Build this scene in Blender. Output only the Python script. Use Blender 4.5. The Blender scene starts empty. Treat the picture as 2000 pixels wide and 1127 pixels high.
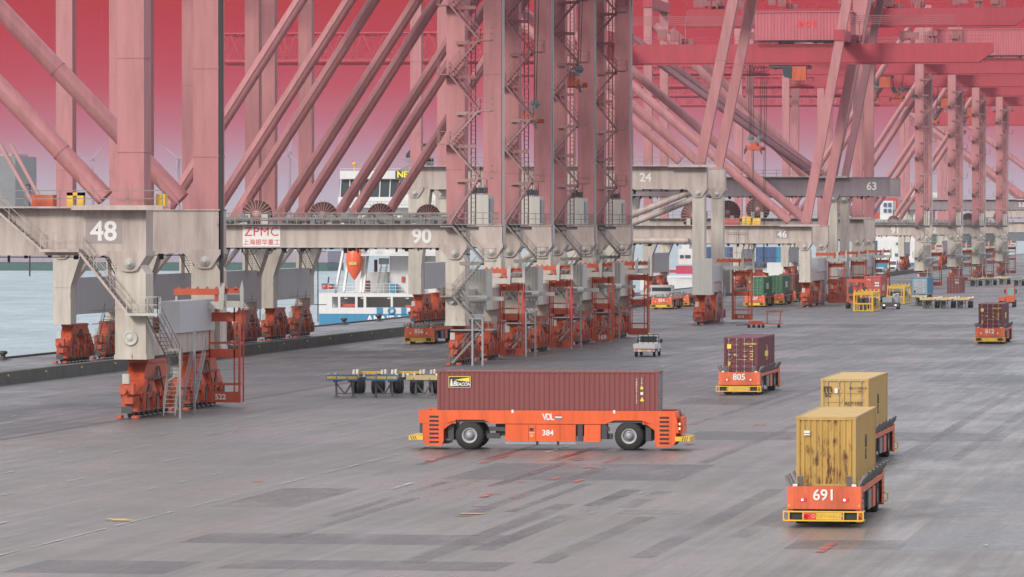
import bpy, math, random
from mathutils import Vector, Matrix
random.seed(7)
HAZE = 0.00005       # per metre
R = math.radians
sc = bpy.context.scene
COL = sc.collection
# ------------------------------------------------------------------ camera, sky, sun, exposure
F, CX, CY, CAMH, VPX, YH = 10000.0, 1000.0, 563.5, 12.3, 2545.0, 440.0   # long lens, quay direction vanishes right of frame
TH, PIT = math.atan((VPX-CX)/F), math.atan((CY-YH)/F)
cam = bpy.data.objects.new('camera', bpy.data.cameras.new('camera'))
COL.objects.link(cam); sc.camera = cam
cam.data.sensor_width = 36.0; cam.data.lens = 36.0*F/2000.0
cam.data.clip_start = 1.0; cam.data.clip_end = 20000.0
cam.location = (0, 0, CAMH); cam.rotation_euler = (math.pi/2-PIT, 0, TH)
sc.view_settings.view_transform = 'Standard'; sc.view_settings.look = 'None'
sc.view_settings.exposure = 0.78; sc.view_settings.gamma = 1.0
SUN_EL, SUN_AZ = 26.0, 205.0                # behind the camera and to its left
world = bpy.data.worlds.new('World'); sc.world = world; world.use_nodes = True
wn, wl = world.node_tree.nodes, world.node_tree.links
wn.clear()
wo = wn.new('ShaderNodeOutputWorld'); bg = wn.new('ShaderNodeBackground')
bg.inputs['Strength'].default_value = 0.1
sky = wn.new('ShaderNodeTexSky'); sky.sky_type = 'NISHITA'; sky.sun_disc = False
sky.sun_elevation = R(SUN_EL); sky.sun_rotation = R(SUN_AZ); sky.dust_density = 4.0
tc = wn.new('ShaderNodeTexCoord'); sp = wn.new('ShaderNodeSeparateXYZ')
wl.new(tc.outputs['Generated'], sp.inputs[0])
ramp = wn.new('ShaderNodeValToRGB')
wl.new(sp.outputs['Z'], ramp.inputs[0])
cr = ramp.color_ramp
stops = [(0.0, (.30,.25,.32)), (.009, (.30,.20,.265)), (.018, (.31,.075,.115)), (.028, (.31,.018,.042)), (.038, (.29,.006,.022)), (.046, (.27,.001,.008)),
         (.062, (.36,.20,.23)), (.09, (.58,.56,.60)), (.26, (.70,.72,.77)), (1.0, (.68,.71,.77))]
cr.elements[0].position = stops[0][0]; cr.elements[0].color = stops[0][1]+(1,)
cr.elements[1].position = stops[-1][0]; cr.elements[1].color = stops[-1][1]+(1,)
for p, c in stops[1:-1]:
    e = cr.elements.new(p); e.color = c+(1,)
sc10 = wn.new('ShaderNodeVectorMath'); sc10.operation = 'SCALE'; sc10.inputs['Scale'].default_value = 10.0
wl.new(ramp.outputs[0], sc10.inputs[0])
mx = wn.new('ShaderNodeMix'); mx.data_type = 'RGBA'; mx.inputs[0].default_value = 0.93
wl.new(sky.outputs[0], mx.inputs[6]); wl.new(sc10.outputs[0], mx.inputs[7])
wl.new(mx.outputs[2], bg.inputs['Color']); wl.new(bg.outputs[0], wo.inputs['Surface'])
sl = bpy.data.lights.new('sun', 'SUN'); sl.energy = 1.5; sl.angle = R(11); sl.color = (1, .93, .84)
sun = bpy.data.objects.new('sun', sl); COL.objects.link(sun)
az = R(SUN_AZ)
sdir = Vector((math.sin(az)*math.cos(R(SUN_EL)), math.cos(az)*math.cos(R(SUN_EL)), math.sin(R(SUN_EL))))
sun.rotation_euler = sdir.to_track_quat('Z', 'Y').to_euler()

# ------------------------------------------------------------------ reading positions off the photograph
_ct, _st = math.cos(TH), math.sin(TH)
_fw = Vector((-_st*math.cos(PIT), _ct*math.cos(PIT), -math.sin(PIT))); _rt = Vector((_ct, _st, 0)); _up = _rt.cross(_fw)
def ray(px, py): return _fw + _rt*((px-CX)/F) + _up*((CY-py)/F)
def G(px, py, z=0.0):
    r = ray(px, py); t = (z-CAMH)/r.z; return (r.x*t, r.y*t)
def AY(px, py, Y):
    r = ray(px, py); t = Y/r.y; return (r.x*t, CAMH+r.z*t)     # x and z at distance Y
def YX(px, X):
    r = ray(px, 500); return X*r.y/r.x

# ------------------------------------------------------------------ materials
MAT = {}
def _bsdf(name):
    m = bpy.data.materials.new(name); m.use_nodes = True
    n, l = m.node_tree.nodes, m.node_tree.links
    return m, n, l, n['Principled BSDF']
def paint(name, col, rough=.5, dirt=.25, rust=0.0, metal=0.0, scale=1.0, spec=.5, streak=True):
    m, n, l, b = _bsdf(name)
    b.inputs['Roughness'].default_value = rough; b.inputs['Metallic'].default_value = metal
    b.inputs['Specular IOR Level'].default_value = spec
    t = n.new('ShaderNodeTexCoord'); mp = n.new('ShaderNodeMapping'); mp.inputs['Scale'].default_value = (1.3*scale, 1.3*scale, (.16 if streak else 1.3)*scale)
    l.new(t.outputs['Object'], mp.inputs[0])
    nz = n.new('ShaderNodeTexNoise'); nz.inputs['Scale'].default_value = 1.0; nz.inputs['Detail'].default_value = 6; nz.inputs['Roughness'].default_value = .65
    l.new(mp.outputs[0], nz.inputs['Vector'])
    rp = n.new('ShaderNodeValToRGB'); rp.color_ramp.elements[0].position = .40; rp.color_ramp.elements[1].position = .72
    l.new(nz.outputs[0], rp.inputs[0])
    mu = n.new('ShaderNodeMath'); mu.operation = 'MULTIPLY'; mu.inputs[1].default_value = dirt; l.new(rp.outputs[0], mu.inputs[0])
    mix = n.new('ShaderNodeMix'); mix.data_type = 'RGBA'
    mix.inputs[6].default_value = tuple(col)+(1,); mix.inputs[7].default_value = (col[0]*.42, col[1]*.38, col[2]*.34, 1)
    l.new(mu.outputs[0], mix.inputs[0])
    out = mix.outputs[2]
    if rust > 0:
        rust = min(rust, 1.05)
        mp2 = n.new('ShaderNodeMapping'); mp2.inputs['Scale'].default_value = (2.6*scale, 2.6*scale, .55*scale); mp2.inputs['Location'].default_value = (3.1, 7.7, 1.3)
        l.new(t.outputs['Object'], mp2.inputs[0])
        n2 = n.new('ShaderNodeTexNoise'); n2.inputs['Scale'].default_value = 1.4; n2.inputs['Detail'].default_value = 8; n2.inputs['Roughness'].default_value = .7
        l.new(mp2.outputs[0], n2.inputs['Vector'])
        r2 = n.new('ShaderNodeValToRGB'); r2.color_ramp.elements[0].position = .70-.22*rust; r2.color_ramp.elements[1].position = .76-.18*rust
        l.new(n2.outputs[0], r2.inputs[0])
        m2 = n.new('ShaderNodeMix'); m2.data_type = 'RGBA'; m2.inputs[7].default_value = (.10, .035, .018, 1)
        n3 = n.new('ShaderNodeTexNoise'); n3.inputs['Scale'].default_value = .9*scale; n3.inputs['Detail'].default_value = 3; l.new(t.outputs['Object'], n3.inputs['Vector'])
        r3 = n.new('ShaderNodeMapRange'); r3.inputs['From Min'].default_value = .44; r3.inputs['From Max'].default_value = .58; l.new(n3.outputs[0], r3.inputs[0])
        mm = n.new('ShaderNodeMath'); mm.operation = 'MULTIPLY'; l.new(r2.outputs[0], mm.inputs[0]); l.new(r3.outputs[0], mm.inputs[1])
        l.new(out, m2.inputs[6]); l.new(mm.outputs[0], m2.inputs[0]); out = m2.outputs[2]
    l.new(out, b.inputs['Base Color'])
    bp = n.new('ShaderNodeBump'); bp.inputs['Strength'].default_value = .08; bp.inputs['Distance'].default_value = .03
    l.new(nz.outputs[0], bp.inputs['Height']); l.new(bp.outputs[0], b.inputs['Normal'])
    MAT[name] = m; return m
def worn(name, col, rough, lo, hi, sx=.5, sy=.12, spec=.5):
    "thin layer on the ground that is worn through in places"
    m, n, l, b = _bsdf(name); b.inputs['Base Color'].default_value = tuple(col)+(1,); b.inputs['Roughness'].default_value = rough; b.inputs['Specular IOR Level'].default_value = spec
    t = n.new('ShaderNodeTexCoord'); mp = n.new('ShaderNodeMapping'); mp.inputs['Scale'].default_value = (sx, sy, 1); l.new(t.outputs['Object'], mp.inputs[0])
    z = n.new('ShaderNodeTexNoise'); z.inputs['Scale'].default_value = 1; z.inputs['Detail'].default_value = 8; z.inputs['Roughness'].default_value = .7; l.new(mp.outputs[0], z.inputs['Vector'])
    r = n.new('ShaderNodeMapRange'); r.inputs['From Min'].default_value = lo; r.inputs['From Max'].default_value = hi; l.new(z.outputs[0], r.inputs[0]); l.new(r.outputs[0], b.inputs['Alpha'])
    MAT[name] = m; return m
def glow(name, col, st):
    m, n, l, b = _bsdf(name); b.inputs['Base Color'].default_value = tuple(col)+(1,)
    b.inputs['Emission Color'].default_value = tuple(col)+(1,); b.inputs['Emission Strength'].default_value = st
    MAT[name] = m; return m
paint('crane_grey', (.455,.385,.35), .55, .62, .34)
paint('crane_redwash_pale', (.45,.34,.32), .55, .30)  # grey steel with the red wash over the view mixed in, palest step
paint('crane_redwash_mid', (.43,.24,.24), .55, .30)  # middle step of that red wash, put into the colour
paint('crane_redwash_pink', (.42,.145,.16), .55, .30)  # pinker step of the red wash, put into the colour
paint('crane_redwash', (.42,.170,.178), .55, .42, .10)  # upper legs and braces: grey steel, red wash put into its colour
paint('crane_redwash_deep', (.36,.032,.052), .5, .30)  # girders: the red wash at its strongest, painted into the steel
paint('crane_redwash_dark', (.21,.085,.105), .6, .3)  # dark steel with the red wash put into its colour
paint('house_redwash', (.42,.10,.125), .5, .3)  # pale house walls, tinted by the painted-in red wash
paint('leg_cream', (.50,.46,.40), .55, .55, .36)
paint('beam_pale', (.50,.40,.20), .5, .3)
paint('number_patch', (.30,.255,.25), .6, .2)
paint('sill_grey', (.42,.425,.44), .6, .12)
paint('stair_redwash', (.32,.18,.18), .55, .3)  # steel stairs carrying the same red wash in their colour
paint('stair_redwash_deep', (.27,.10,.11), .55, .3)  # higher stairs and deck gear, stronger red wash painted in
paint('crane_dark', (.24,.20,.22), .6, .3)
paint('steel_grey', (.17,.175,.18), .5, .35, .1)
paint('rail_steel', (.16,.155,.15), .45, .4)
paint('stair_steel', (.22,.20,.185), .5, .3)
paint('dark', (.018,.018,.02), .6, .3)
paint('machine_dark', (.05,.05,.055), .5, .4, .1)
paint('bogie_orange', (.50,.085,.035), .45, .85, .42, scale=1.6)
paint('frame_orange', (.50,.085,.04), .45, .35, .15)
paint('agv_orange', (.74,.11,.024), .42, .42, .02, scale=1.3)
paint('agv_old', (.64,.11,.032), .45, .78, .30, scale=1.3)
paint('yellow', (.72,.45,.04), .42, .3, .05, scale=1.5)
paint('yellow_dirty', (.62,.42,.10), .5, .5, .25, scale=2)
paint('white', (.60,.60,.59), .45, .15)
paint('white_text', (.68,.68,.66), .5, .05)
paint('cabinet_white', (.46,.45,.41), .5, .35, .15)
paint('galv', (.30,.32,.34), .38, .3, 0, .3)
paint('reel_brown', (.10,.035,.03), .6, .4, .3)
paint('tyre', (.022,.021,.021), .75, .3, scale=3)
paint('rim', (.42,.43,.44), .4, .35, .05, scale=3)
paint('box_maroon', (.13,.027,.038), .5, .22, .05)
paint('box_brown', (.20,.055,.052), .48, .18, .04)
paint('box_yellow', (.47,.31,.10), .5, .22, .05)
paint('box_yellow_rusty', (.46,.295,.085), .5, .35, .12, scale=1.3)
paint('box_yellow_end', (.47,.295,.075), .5, .5, 1.0, scale=1.6)
paint('box_green', (.035,.15,.075), .5, .3, .08)
paint('box_red', (.45,.07,.06), .5, .25, .04)
paint('box_blue', (.05,.22,.36), .5, .2)
paint('box_grey', (.33,.38,.42), .5, .25)
paint('box_navy', (.05,.09,.20), .5, .2)
paint('lock_rod', (.42,.40,.38), .35, .2, 0, .5)
paint('logo_yellow', (.80,.62,.08), .5, .1)
paint('logo_black', (.02,.02,.022), .5, .1)
paint('logo_red', (.65,.03,.04), .5, .1)
paint('hull_blue', (.03,.20,.36), .4, .2)
paint('hull_green', (.03,.09,.085), .5, .3)
paint('hull_red', (.42,.03,.08), .5, .2)
paint('lifeboat_orange', (.75,.12,.05), .4, .2)
paint('concrete_wall', (.085,.085,.075), .8, .6, .1, scale=.7, streak=True)
paint('glass', (.05,.07,.08), .12, .1)
paint('glass_green', (.20,.32,.29), .2, .1)
paint('plate_orange', (.75,.38,.02), .5, .1)
paint('far_shore', (.10,.115,.13), .9, .4, scale=.02)
paint('turbine_haze_tint', (.30,.19,.25), .5, .05)  # toned towards the sky: distance haze put into the colour
worn('mark_white', (.40,.40,.40), .45, .42, .62, 1.2, .3)
worn('mark_red', (.48,.06,.03), .45, .40, .60, 1.2, .4)
worn('patch_dark', (.100,.100,.108), .36, .36, .85, .25, .08)
worn('patch_grey', (.108,.115,.122), .38, .32, .80, .2, .06)
worn('patch_light', (.20,.205,.215), .36, .32, .70, .2, .06)
worn('tyre_mark', (.085,.045,.048), .40, .42, .66, 1.0, .10)
paint('rail_track', (.06,.045,.04), .4, .5, scale=.3, streak=False)
glow('lamp_white', (1, .93, .75), .25); glow('lamp_red', (.7, .04, .03), .3); glow('lamp_green', (.1, .9, .5), 1.5)

def ground_material():
    m, n, l, b = _bsdf('wet_asphalt')
    t = n.new('ShaderNodeTexCoord')
    def noise(sx, sy, det=5, loc=0.0, rough=.6):
        mp = n.new('ShaderNodeMapping'); mp.inputs['Scale'].default_value = (sx, sy, 1); mp.inputs['Location'].default_value = (loc, loc*1.7, 0)
        l.new(t.outputs['Object'], mp.inputs[0])
        z = n.new('ShaderNodeTexNoise'); z.inputs['Scale'].default_value = 1; z.inputs['Detail'].default_value = det; z.inputs['Roughness'].default_value = rough
        l.new(mp.outputs[0], z.inputs['Vector']); return z.outputs[0]
    def rmp(v, a, c):
        r = n.new('ShaderNodeMapRange'); r.inputs['From Min'].default_value = a; r.inputs['From Max'].default_value = c; l.new(v, r.inputs[0]); return r.outputs[0]
    def mixc(f, a, c):
        k = n.new('ShaderNodeMix'); k.data_type = 'RGBA'; l.new(f, k.inputs[0])
        for i, v in ((6, a), (7, c)):
            if isinstance(v, tuple): k.inputs[i].default_value = v+(1,)
            else: l.new(v, k.inputs[i])
        return k.outputs[2]
    def mul(a, k):
        q = n.new('ShaderNodeMath'); q.operation = 'MULTIPLY'; l.new(a, q.inputs[0]); q.inputs[1].default_value = k; return q.outputs[0]
    big = rmp(noise(.02, .010, 4), .38, .62)
    along = rmp(noise(.9, .018, 6, 3.3, .7), .46, .66)          # tyre lanes running with the quay
    across = rmp(noise(.02, .22, 6, 9.1, .7), .45, .65)         # paver laps running across it
    fine = noise(2.2, .5, 8, 1.2, .75)
    sy = n.new('ShaderNodeSeparateXYZ'); l.new(t.outputs['Object'], sy.inputs[0])
    wob = n.new('ShaderNodeMath'); wob.operation = 'MULTIPLY_ADD'; wob.inputs[1].default_value = 160; l.new(noise(.02, .02, 5, 4.4), wob.inputs[0]); l.new(sy.outputs['Y'], wob.inputs[2])
    zone = rmp(wob.outputs[0], 300, 480)                        # old brown concrete near, greyer asphalt beyond
    c0a = mixc(zone, (.158,.130,.110), (.088,.094,.104))
    c0b = mixc(mul(big, .45), c0a, (.118,.112,.108))
    wx = n.new('ShaderNodeMath'); wx.operation = 'MULTIPLY_ADD'; wx.inputs[1].default_value = 5; l.new(noise(.3, .02, 4, 8.4), wx.inputs[0]); l.new(sy.outputs['X'], wx.inputs[2])
    c0 = mixc(mul(rmp(wx.outputs[0], -70.0, -72.5), .75), c0b, (.058,.062,.070))      # darker lane between the crane rails
    c1 = mixc(mul(along, .45), c0, (.085,.09,.10))
    c2 = mixc(mul(across, .22), c1, (.19,.18,.175))
    c3 = mixc(mul(rmp(fine, .35, .75), .18), c2, (.07,.07,.075))
    sm = rmp(noise(.35, .03, 7, 5.5, .7), .60, .68)
    c3b = mixc(mul(rmp(noise(2.6, .012, 5, 12.3, .7), .54, .70), .35), c3, (.235,.235,.24))  # pale tyre streaks and wet sheen, both put into the colour
    c3c = mixc(mul(rmp(noise(1.8, .02, 5, 15.1, .7), .54, .68), .45), c3b, (.065,.065,.072))
    c4 = mixc(mul(sm, .40), c3c, (.055,.055,.06))
    l.new(c4, b.inputs['Base Color'])
    wet = rmp(noise(.10, .035, 6, 6.6, .68), .40, .62)
    wet2 = rmp(noise(1.0, .03, 5, 2.6, .7), .42, .66)
    ad = n.new('ShaderNodeMath'); ad.operation = 'ADD'; l.new(mul(wet, .26), ad.inputs[0]); l.new(mul(wet2, .16), ad.inputs[1])
    sb = n.new('ShaderNodeMath'); sb.operation = 'SUBTRACT'; sb.inputs[0].default_value = .64; l.new(ad.outputs[0], sb.inputs[1])
    l.new(sb.outputs[0], b.inputs['Roughness']); b.inputs['Specular IOR Level'].default_value = .5
    bp = n.new('ShaderNodeBump'); bp.inputs['Strength'].default_value = .15; bp.inputs['Distance'].default_value = .012
    l.new(fine, bp.inputs['Height']); l.new(bp.outputs[0], b.inputs['Normal'])
    MAT['asphalt'] = m
ground_material()
def water_material():
    m, n, l, b = _bsdf('harbour_water')
    b.inputs['Base Color'].default_value = (.29,.36,.38,1); b.inputs['Roughness'].default_value = .45; b.inputs['Specular IOR Level'].default_value = .25
    t = n.new('ShaderNodeTexCoord'); mp = n.new('ShaderNodeMapping'); mp.inputs['Scale'].default_value = (.35, .12, 1); l.new(t.outputs['Object'], mp.inputs[0])
    z = n.new('ShaderNodeTexNoise'); z.inputs['Scale'].default_value = 1.0; z.inputs['Detail'].default_value = 8; l.new(mp.outputs[0], z.inputs['Vector'])
    bp = n.new('ShaderNodeBump'); bp.inputs['Strength'].default_value = 1.0; bp.inputs['Distance'].default_value = 1.6
    l.new(z.outputs[0], bp.inputs['Height']); l.new(bp.outputs[0], b.inputs['Normal'])
    m2 = n.new('ShaderNodeMapping'); m2.inputs['Scale'].default_value = (.05, .022, 1); l.new(t.outputs['Object'], m2.inputs[0])
    z2 = n.new('ShaderNodeTexNoise'); z2.inputs['Scale'].default_value = 1.0; z2.inputs['Detail'].default_value = 10; z2.inputs['Roughness'].default_value = .75; l.new(m2.outputs[0], z2.inputs['Vector'])
    rp = n.new('ShaderNodeValToRGB'); rp.color_ramp.elements[0].position = .38; rp.color_ramp.elements[0].color = (.20,.26,.28,1); rp.color_ramp.elements[1].position = .62; rp.color_ramp.elements[1].color = (.33,.40,.42,1)
    l.new(z2.outputs[0], rp.inputs[0]); l.new(rp.outputs[0], b.inputs['Base Color'])
    MAT['water'] = m
water_material()

# ------------------------------------------------------------------ mesh helpers
class MB:
    def __init__(s): s.v = []; s.f = []; s.sm = []
    def add(s, vs, fs, smooth=False):
        o = len(s.v); s.v += [tuple(v) for v in vs]
        for f in fs: s.f.append([i+o for i in f]); s.sm.append(smooth)
        return s
    def box(s, c, d, rz=0.0):
        x, y, z = c; a, b, h = d[0]/2, d[1]/2, d[2]/2
        vs = [Vector((i*a, j*b, k*h)) for k in (-1, 1) for j in (-1, 1) for i in (-1, 1)]
        M = Matrix.Rotation(rz, 3, 'Z')
        vs = [M@v + Vector(c) for v in vs]
        return s.add(vs, [(0,2,3,1), (4,5,7,6), (0,1,5,4), (2,6,7,3), (0,4,6,2), (1,3,7,5)])
    def lim(s, x0, x1, y0, y1, z0, z1): return s.box(((x0+x1)/2, (y0+y1)/2, (z0+z1)/2), (x1-x0, y1-y0, z1-z0))
    def bar(s, p, q, w, h=None):
        h = h or w; p, q = Vector(p), Vector(q); d = (q-p).normalized()
        u = Vector((0, 0, 1)) if abs(d.z) < .98 else Vector((0, 1, 0))
        a = d.cross(u).normalized(); b = a.cross(d).normalized()
        vs = [e + a*(i*w/2) + b*(j*h/2) for e in (p, q) for j in (-1, 1) for i in (-1, 1)]
        return s.add(vs, [(0,2,3,1), (4,5,7,6), (0,1,5,4), (2,6,7,3), (0,4,6,2), (1,3,7,5)])
    def tube(s, p, q, r, n=12, r2=None, caps=True):
        p, q = Vector(p), Vector(q); d = (q-p).normalized(); r2 = r if r2 is None else r2
        u = Vector((0, 0, 1)) if abs(d.z) < .9 else Vector((0, 1, 0))
        a = d.cross(u).normalized(); b = a.cross(d).normalized()
        vs = []
        for e, rr in ((p, r), (q, r2)):
            for i in range(n):
                t = 2*math.pi*i/n; vs.append(e + a*(rr*math.cos(t)) + b*(rr*math.sin(t)))
        s.add(vs, [(i, (i+1) % n, n+(i+1) % n, n+i) for i in range(n)], True)
        if caps: s.add(vs[:n], [list(range(n))[::-1]]); s.add(vs[n:], [list(range(n))])
        return s
    def prism(s, poly, axis, a, b):
        n = len(poly)
        def P(u, v, w): return (u, w, v) if axis == 'y' else ((w, u, v) if axis == 'x' else (u, v, w))
        vs = [P(u, v, a) for u, v in poly] + [P(u, v, b) for u, v in poly]
        return s.add(vs, [list(range(n))[::-1], list(range(n, 2*n))] + [(i, (i+1) % n, n+(i+1) % n, n+i) for i in range(n)])
    def lathe(s, c, prof, axis='y', n=28):
        # prof: (offset along the axis, radius)
        vs = []
        for o, r in prof:
            for i in range(n):
                t = 2*math.pi*i/n; u, v = r*math.cos(t), r*math.sin(t)
                p = (u, o, v) if axis == 'y' else ((o, u, v) if axis == 'x' else (u, v, o))
                vs.append((c[0]+p[0], c[1]+p[1], c[2]+p[2]))
        m = len(prof); fs = []
        for k in range(m-1):
            for i in range(n): fs.append((k*n+i, k*n+(i+1) % n, (k+1)*n+(i+1) % n, (k+1)*n+i))
        return s.add(vs, fs, True)
    def corr(s, p, u, v, nrm, pitch=.278, depth=.036):
        # corrugated sheet: origin p, run vector u, height vector v, ribs pushed along nrm
        p, u, v, nrm = Vector(p), Vector(u), Vector(v), Vector(nrm); L = u.length; k = max(2, round(L/pitch)); st = u/k
        pts = []
        for i in range(k):
            for t, d in ((0, 0), (.25, 0), (.5, 1), (.75, 1)): pts.append(p + st*(i+t) + nrm*(d*depth))
        pts.append(p+u); n = len(pts)
        return s.add(pts + [q+v for q in pts], [(i, i+1, n+i+1, n+i) for i in range(n-1)])
    def rail(s, pts, h=1.05, gap=1.5, w=.042, mid=True):
        for a, b in zip(pts, pts[1:]):
            a, b = Vector(a), Vector(b); L = (b-a).length; k = max(1, round(L/gap))
            for hh in ((h, h*.52) if mid else (h,)): s.bar(a+Vector((0, 0, hh)), b+Vector((0, 0, hh)), w)
            for i in range(k+1):
                q = a.lerp(b, i/k); s.bar(q, q+Vector((0, 0, h)), w)
        return s
    def stair(s, a, b, w=.8, rail=True, side='y'):
        # flight from a up to b; stringers, treads and handrails; width along `side`
        a, b = Vector(a), Vector(b); o = Vector((0, w/2, 0)) if side == 'y' else Vector((w/2, 0, 0))
        for k in (-1, 1):
            s.bar(a+o*k, b+o*k, .05, .15)
            if rail:
                s.bar(a+o*k+Vector((0, 0, 1)), b+o*k+Vector((0, 0, 1)), .036)
                s.bar(a+o*k+Vector((0, 0, .55)), b+o*k+Vector((0, 0, .55)), .03)
                for t in (0, .33, .66, 1):
                    q = a.lerp(b, t)+o*k; s.bar(q, q+Vector((0, 0, 1)), .036)
        n = max(3, int(abs(b.z-a.z)/.24))
        for i in range(1, n):
            q = a.lerp(b, i/n)
            s.box(q, (.26, w, .04) if side == 'y' else (w, .26, .04))
        return s
    def build(s, name, mat, parent=None, **kw):
        me = bpy.data.meshes.new(name); me.from_pydata(s.v, [], s.f); me.update()
        me.polygons.foreach_set('use_smooth', s.sm)
        me.materials.append(MAT[mat] if isinstance(mat, str) else mat)
        o = bpy.data.objects.new(name, me); COL.objects.link(o)
        if parent is not None: o.parent = parent
        for k, v in kw.items(): o[k] = v
        return o
def tag(o, label=None, cat=None, group=None, kind=None):
    for k, v in (('label', label), ('category', cat), ('group', group), ('kind', kind)):
        if v: o[k] = v
    return o
def thing(name, label, cat, loc=(0, 0, 0), rz=0.0, group=None):
    o = bpy.data.objects.new(name, None); COL.objects.link(o); o.empty_display_size = .5
    o.location = loc; o.rotation_euler = (0, 0, rz); return tag(o, label, cat, group)
def clone(o, parent=None, loc=None, rz=None, label=None):
    c = o.copy(); COL.objects.link(c); c.parent = parent
    if loc is not None: c.location = loc
    if rz is not None: c.rotation_euler = (0, 0, rz)
    if label: c['label'] = label
    for ch in [x for x in KIDS.get(o.name, [])]: clone_child(ch, c)
    return c
KIDS = {}
def clone_child(o, parent):
    c = o.copy(); COL.objects.link(c); c.parent = parent
    for ch in KIDS.get(o.name, []): clone_child(ch, c)
def freeze(root):
    "remember a prototype's parts so that copies can be made"
    for o in bpy.data.objects:
        if o.parent: KIDS.setdefault(o.parent.name, [])
        if o.parent and o not in KIDS[o.parent.name]: KIDS[o.parent.name].append(o)
def text(body, size, mat, parent, loc, rot=(90, 0, 0), name='painted_number', bold=.02, depth=.006, sx=1.0, shear=0.0, align='CENTER', spacing=1.0):
    cu = bpy.data.curves.new('lettering', 'FONT'); cu.body = body; cu.size = size; cu.align_x = align; cu.align_y = 'CENTER'
    cu.offset = bold*size*.6; cu.extrude = depth; cu.shear = shear; cu.resolution_u = 3; cu.space_character = spacing
    t = bpy.data.objects.new('lettering', cu); COL.objects.link(t)
    dg = bpy.context.evaluated_depsgraph_get(); me = bpy.data.meshes.new_from_object(t.evaluated_get(dg))
    bpy.data.objects.remove(t); bpy.data.curves.remove(cu)
    me.materials.clear(); me.materials.append(MAT[mat])
    o = bpy.data.objects.new(name, me); COL.objects.link(o); o.parent = parent
    o.location = loc; o.rotation_euler = [R(a) for a in rot]; o.scale = (sx, 1, 1); return o

# ------------------------------------------------------------------ the setting
XL, XS = -73.8, -109.3        # landside and seaside crane rails
QE = -118.0                   # quay edge
g = MB(); g.add([(QE, -100, 0), (900, -100, 0), (900, 6000, 0), (QE, 6000, 0)], [(0, 1, 2, 3)])
tag(g.build('ground', 'asphalt'), kind='structure')
q = MB(); q.lim(QE, QE+.02, -100, 6000, -6, -.004); q.lim(QE-.35, QE, -100, 6000, -1.2, .18)
tag(q.build('quay_edge', 'concrete_wall'), kind='structure')
w = MB(); w.add([(-9000, -500, -3.6), (QE-.3, -500, -3.6), (QE-.3, 14000, -3.6), (-9000, 14000, -3.6)], [(0, 1, 2, 3)])
tag(w.build('water', 'water'), kind='structure')
s_ = MB(); rr = random.Random(3)
pts = [(-9000+ i*180, 9 + 7*rr.random()) for i in range(90)]
for i in range(len(pts)-1):
    s_.prism([(pts[i][0], -4), (pts[i+1][0], -4), (pts[i+1][0], pts[i+1][1]), (pts[i][0], pts[i][1])], 'y', 5200, 5600)
tag(s_.build('far_shore', 'far_shore'), kind='structure')

# crane rails set in the asphalt
for X, nm in ((XL, 'rail_track'), (XS, 'rail_track')):
    r_ = MB(); r_.lim(X-.28, X+.28, -50, 2500, .002, .006); r_.lim(X-.05, X+.05, -50, 2500, .006, .012)
    tag(r_.build(nm, 'rail_track'), kind='structure')

def quad(mb, pts, z):
    mb.add([(x, y, z) for x, y in pts], [(0, 1, 2, 3)])
def strip(mb, x, y0, y1, w, z): quad(mb, [(x-w/2, y0), (x+w/2, y0), (x+w/2, y1), (x-w/2, y1)], z)
# asphalt repairs read off the photo (parallel to the quay or across it)
def prect(mb, a, b, z):
    "rectangle between near-left pixel a and far-right pixel b, sides with the quay"
    (x0, y0), (x1, y1) = G(*a), G(*b)
    quad(mb, [(x0, y0), (x1, y0), (x1, y1), (x0, y1)], z)
def across(mb, px0, px1, pya, pyb, z):
    "band lying across the yard between two picture rows"
    x0, ya = G(px0, pya); x1, _ = G(px1, pya); yb = G(px1, pyb)[1]
    quad(mb, [(x0, ya), (x1, ya), (x1, yb), (x0, yb)], z)
m1 = MB(); m2 = MB(); m3 = MB(); m4 = MB()
across(m1, 412, 580, 990, 953, .004); across(m2, 862, 1330, 936, 907, .004); across(m1, 345, 1000, 1060, 1046, .008)
across(m1, 1530, 1760, 1072, 1056, .012); across(m3, 1745, 2100, 1074, 935, .004)
across(m3, 1350, 1760, 779, 772, .008); across(m1, 1500, 2050, 640, 634, .008); across(m1, 1660, 1900, 673, 662, .004)
across(m2, 0, 330, 1118, 1096, .004); across(m1, 420, 980, 1110, 1098, .012); across(m2, 1320, 1960, 858, 846, .012)
across(m1, 1300, 1480, 790, 778, .004); across(m3, 1200, 1330, 1003, 996, .008)
from itertools import count
ZT = [.016]
def nz_():
    ZT[0] += .0002; return ZT[0]
def track(mb, pa, L, w, z):
    x, y = G(*pa); quad(mb, [(x-w/2, y), (x+w/2, y), (x+w/2, y+L), (x-w/2, y+L)], z)
for pa, L, wd in (((815,908),22,.5), ((925,905),26,.5), ((960,950),30,.6), ((1080,900),16,.5), ((900,1010),44,.7), ((940,1075),40,.9), ((800,1100),40,.9),
                  ((1130,998),18,.9), ((1220,992),14,.8), ((995,1000),24,.5), ((1370,905),60,.6), ((1440,1050),50,.8), ((1700,930),70,.8), ((1250,1090),50,.9),
                  ((1350,830),60,.6), ((1480,800),80,.6), ((1820,860),90,.6), ((1860,900),80,.7), ((640,1010),30,.5), ((560,1050),30,.6), ((1060,1100),30,.8)):
    track(m4 if pa[1] < 960 and pa[0] < 1240 else m1, pa, L, wd, nz_())
rt = random.Random(11)
for mb, mt in ((m1, 'patch_dark'), (m2, 'patch_grey'), (m3, 'patch_light'), (m4, 'tyre_mark')):
    tag(mb.build('road_patch', mt), kind='structure')
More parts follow.
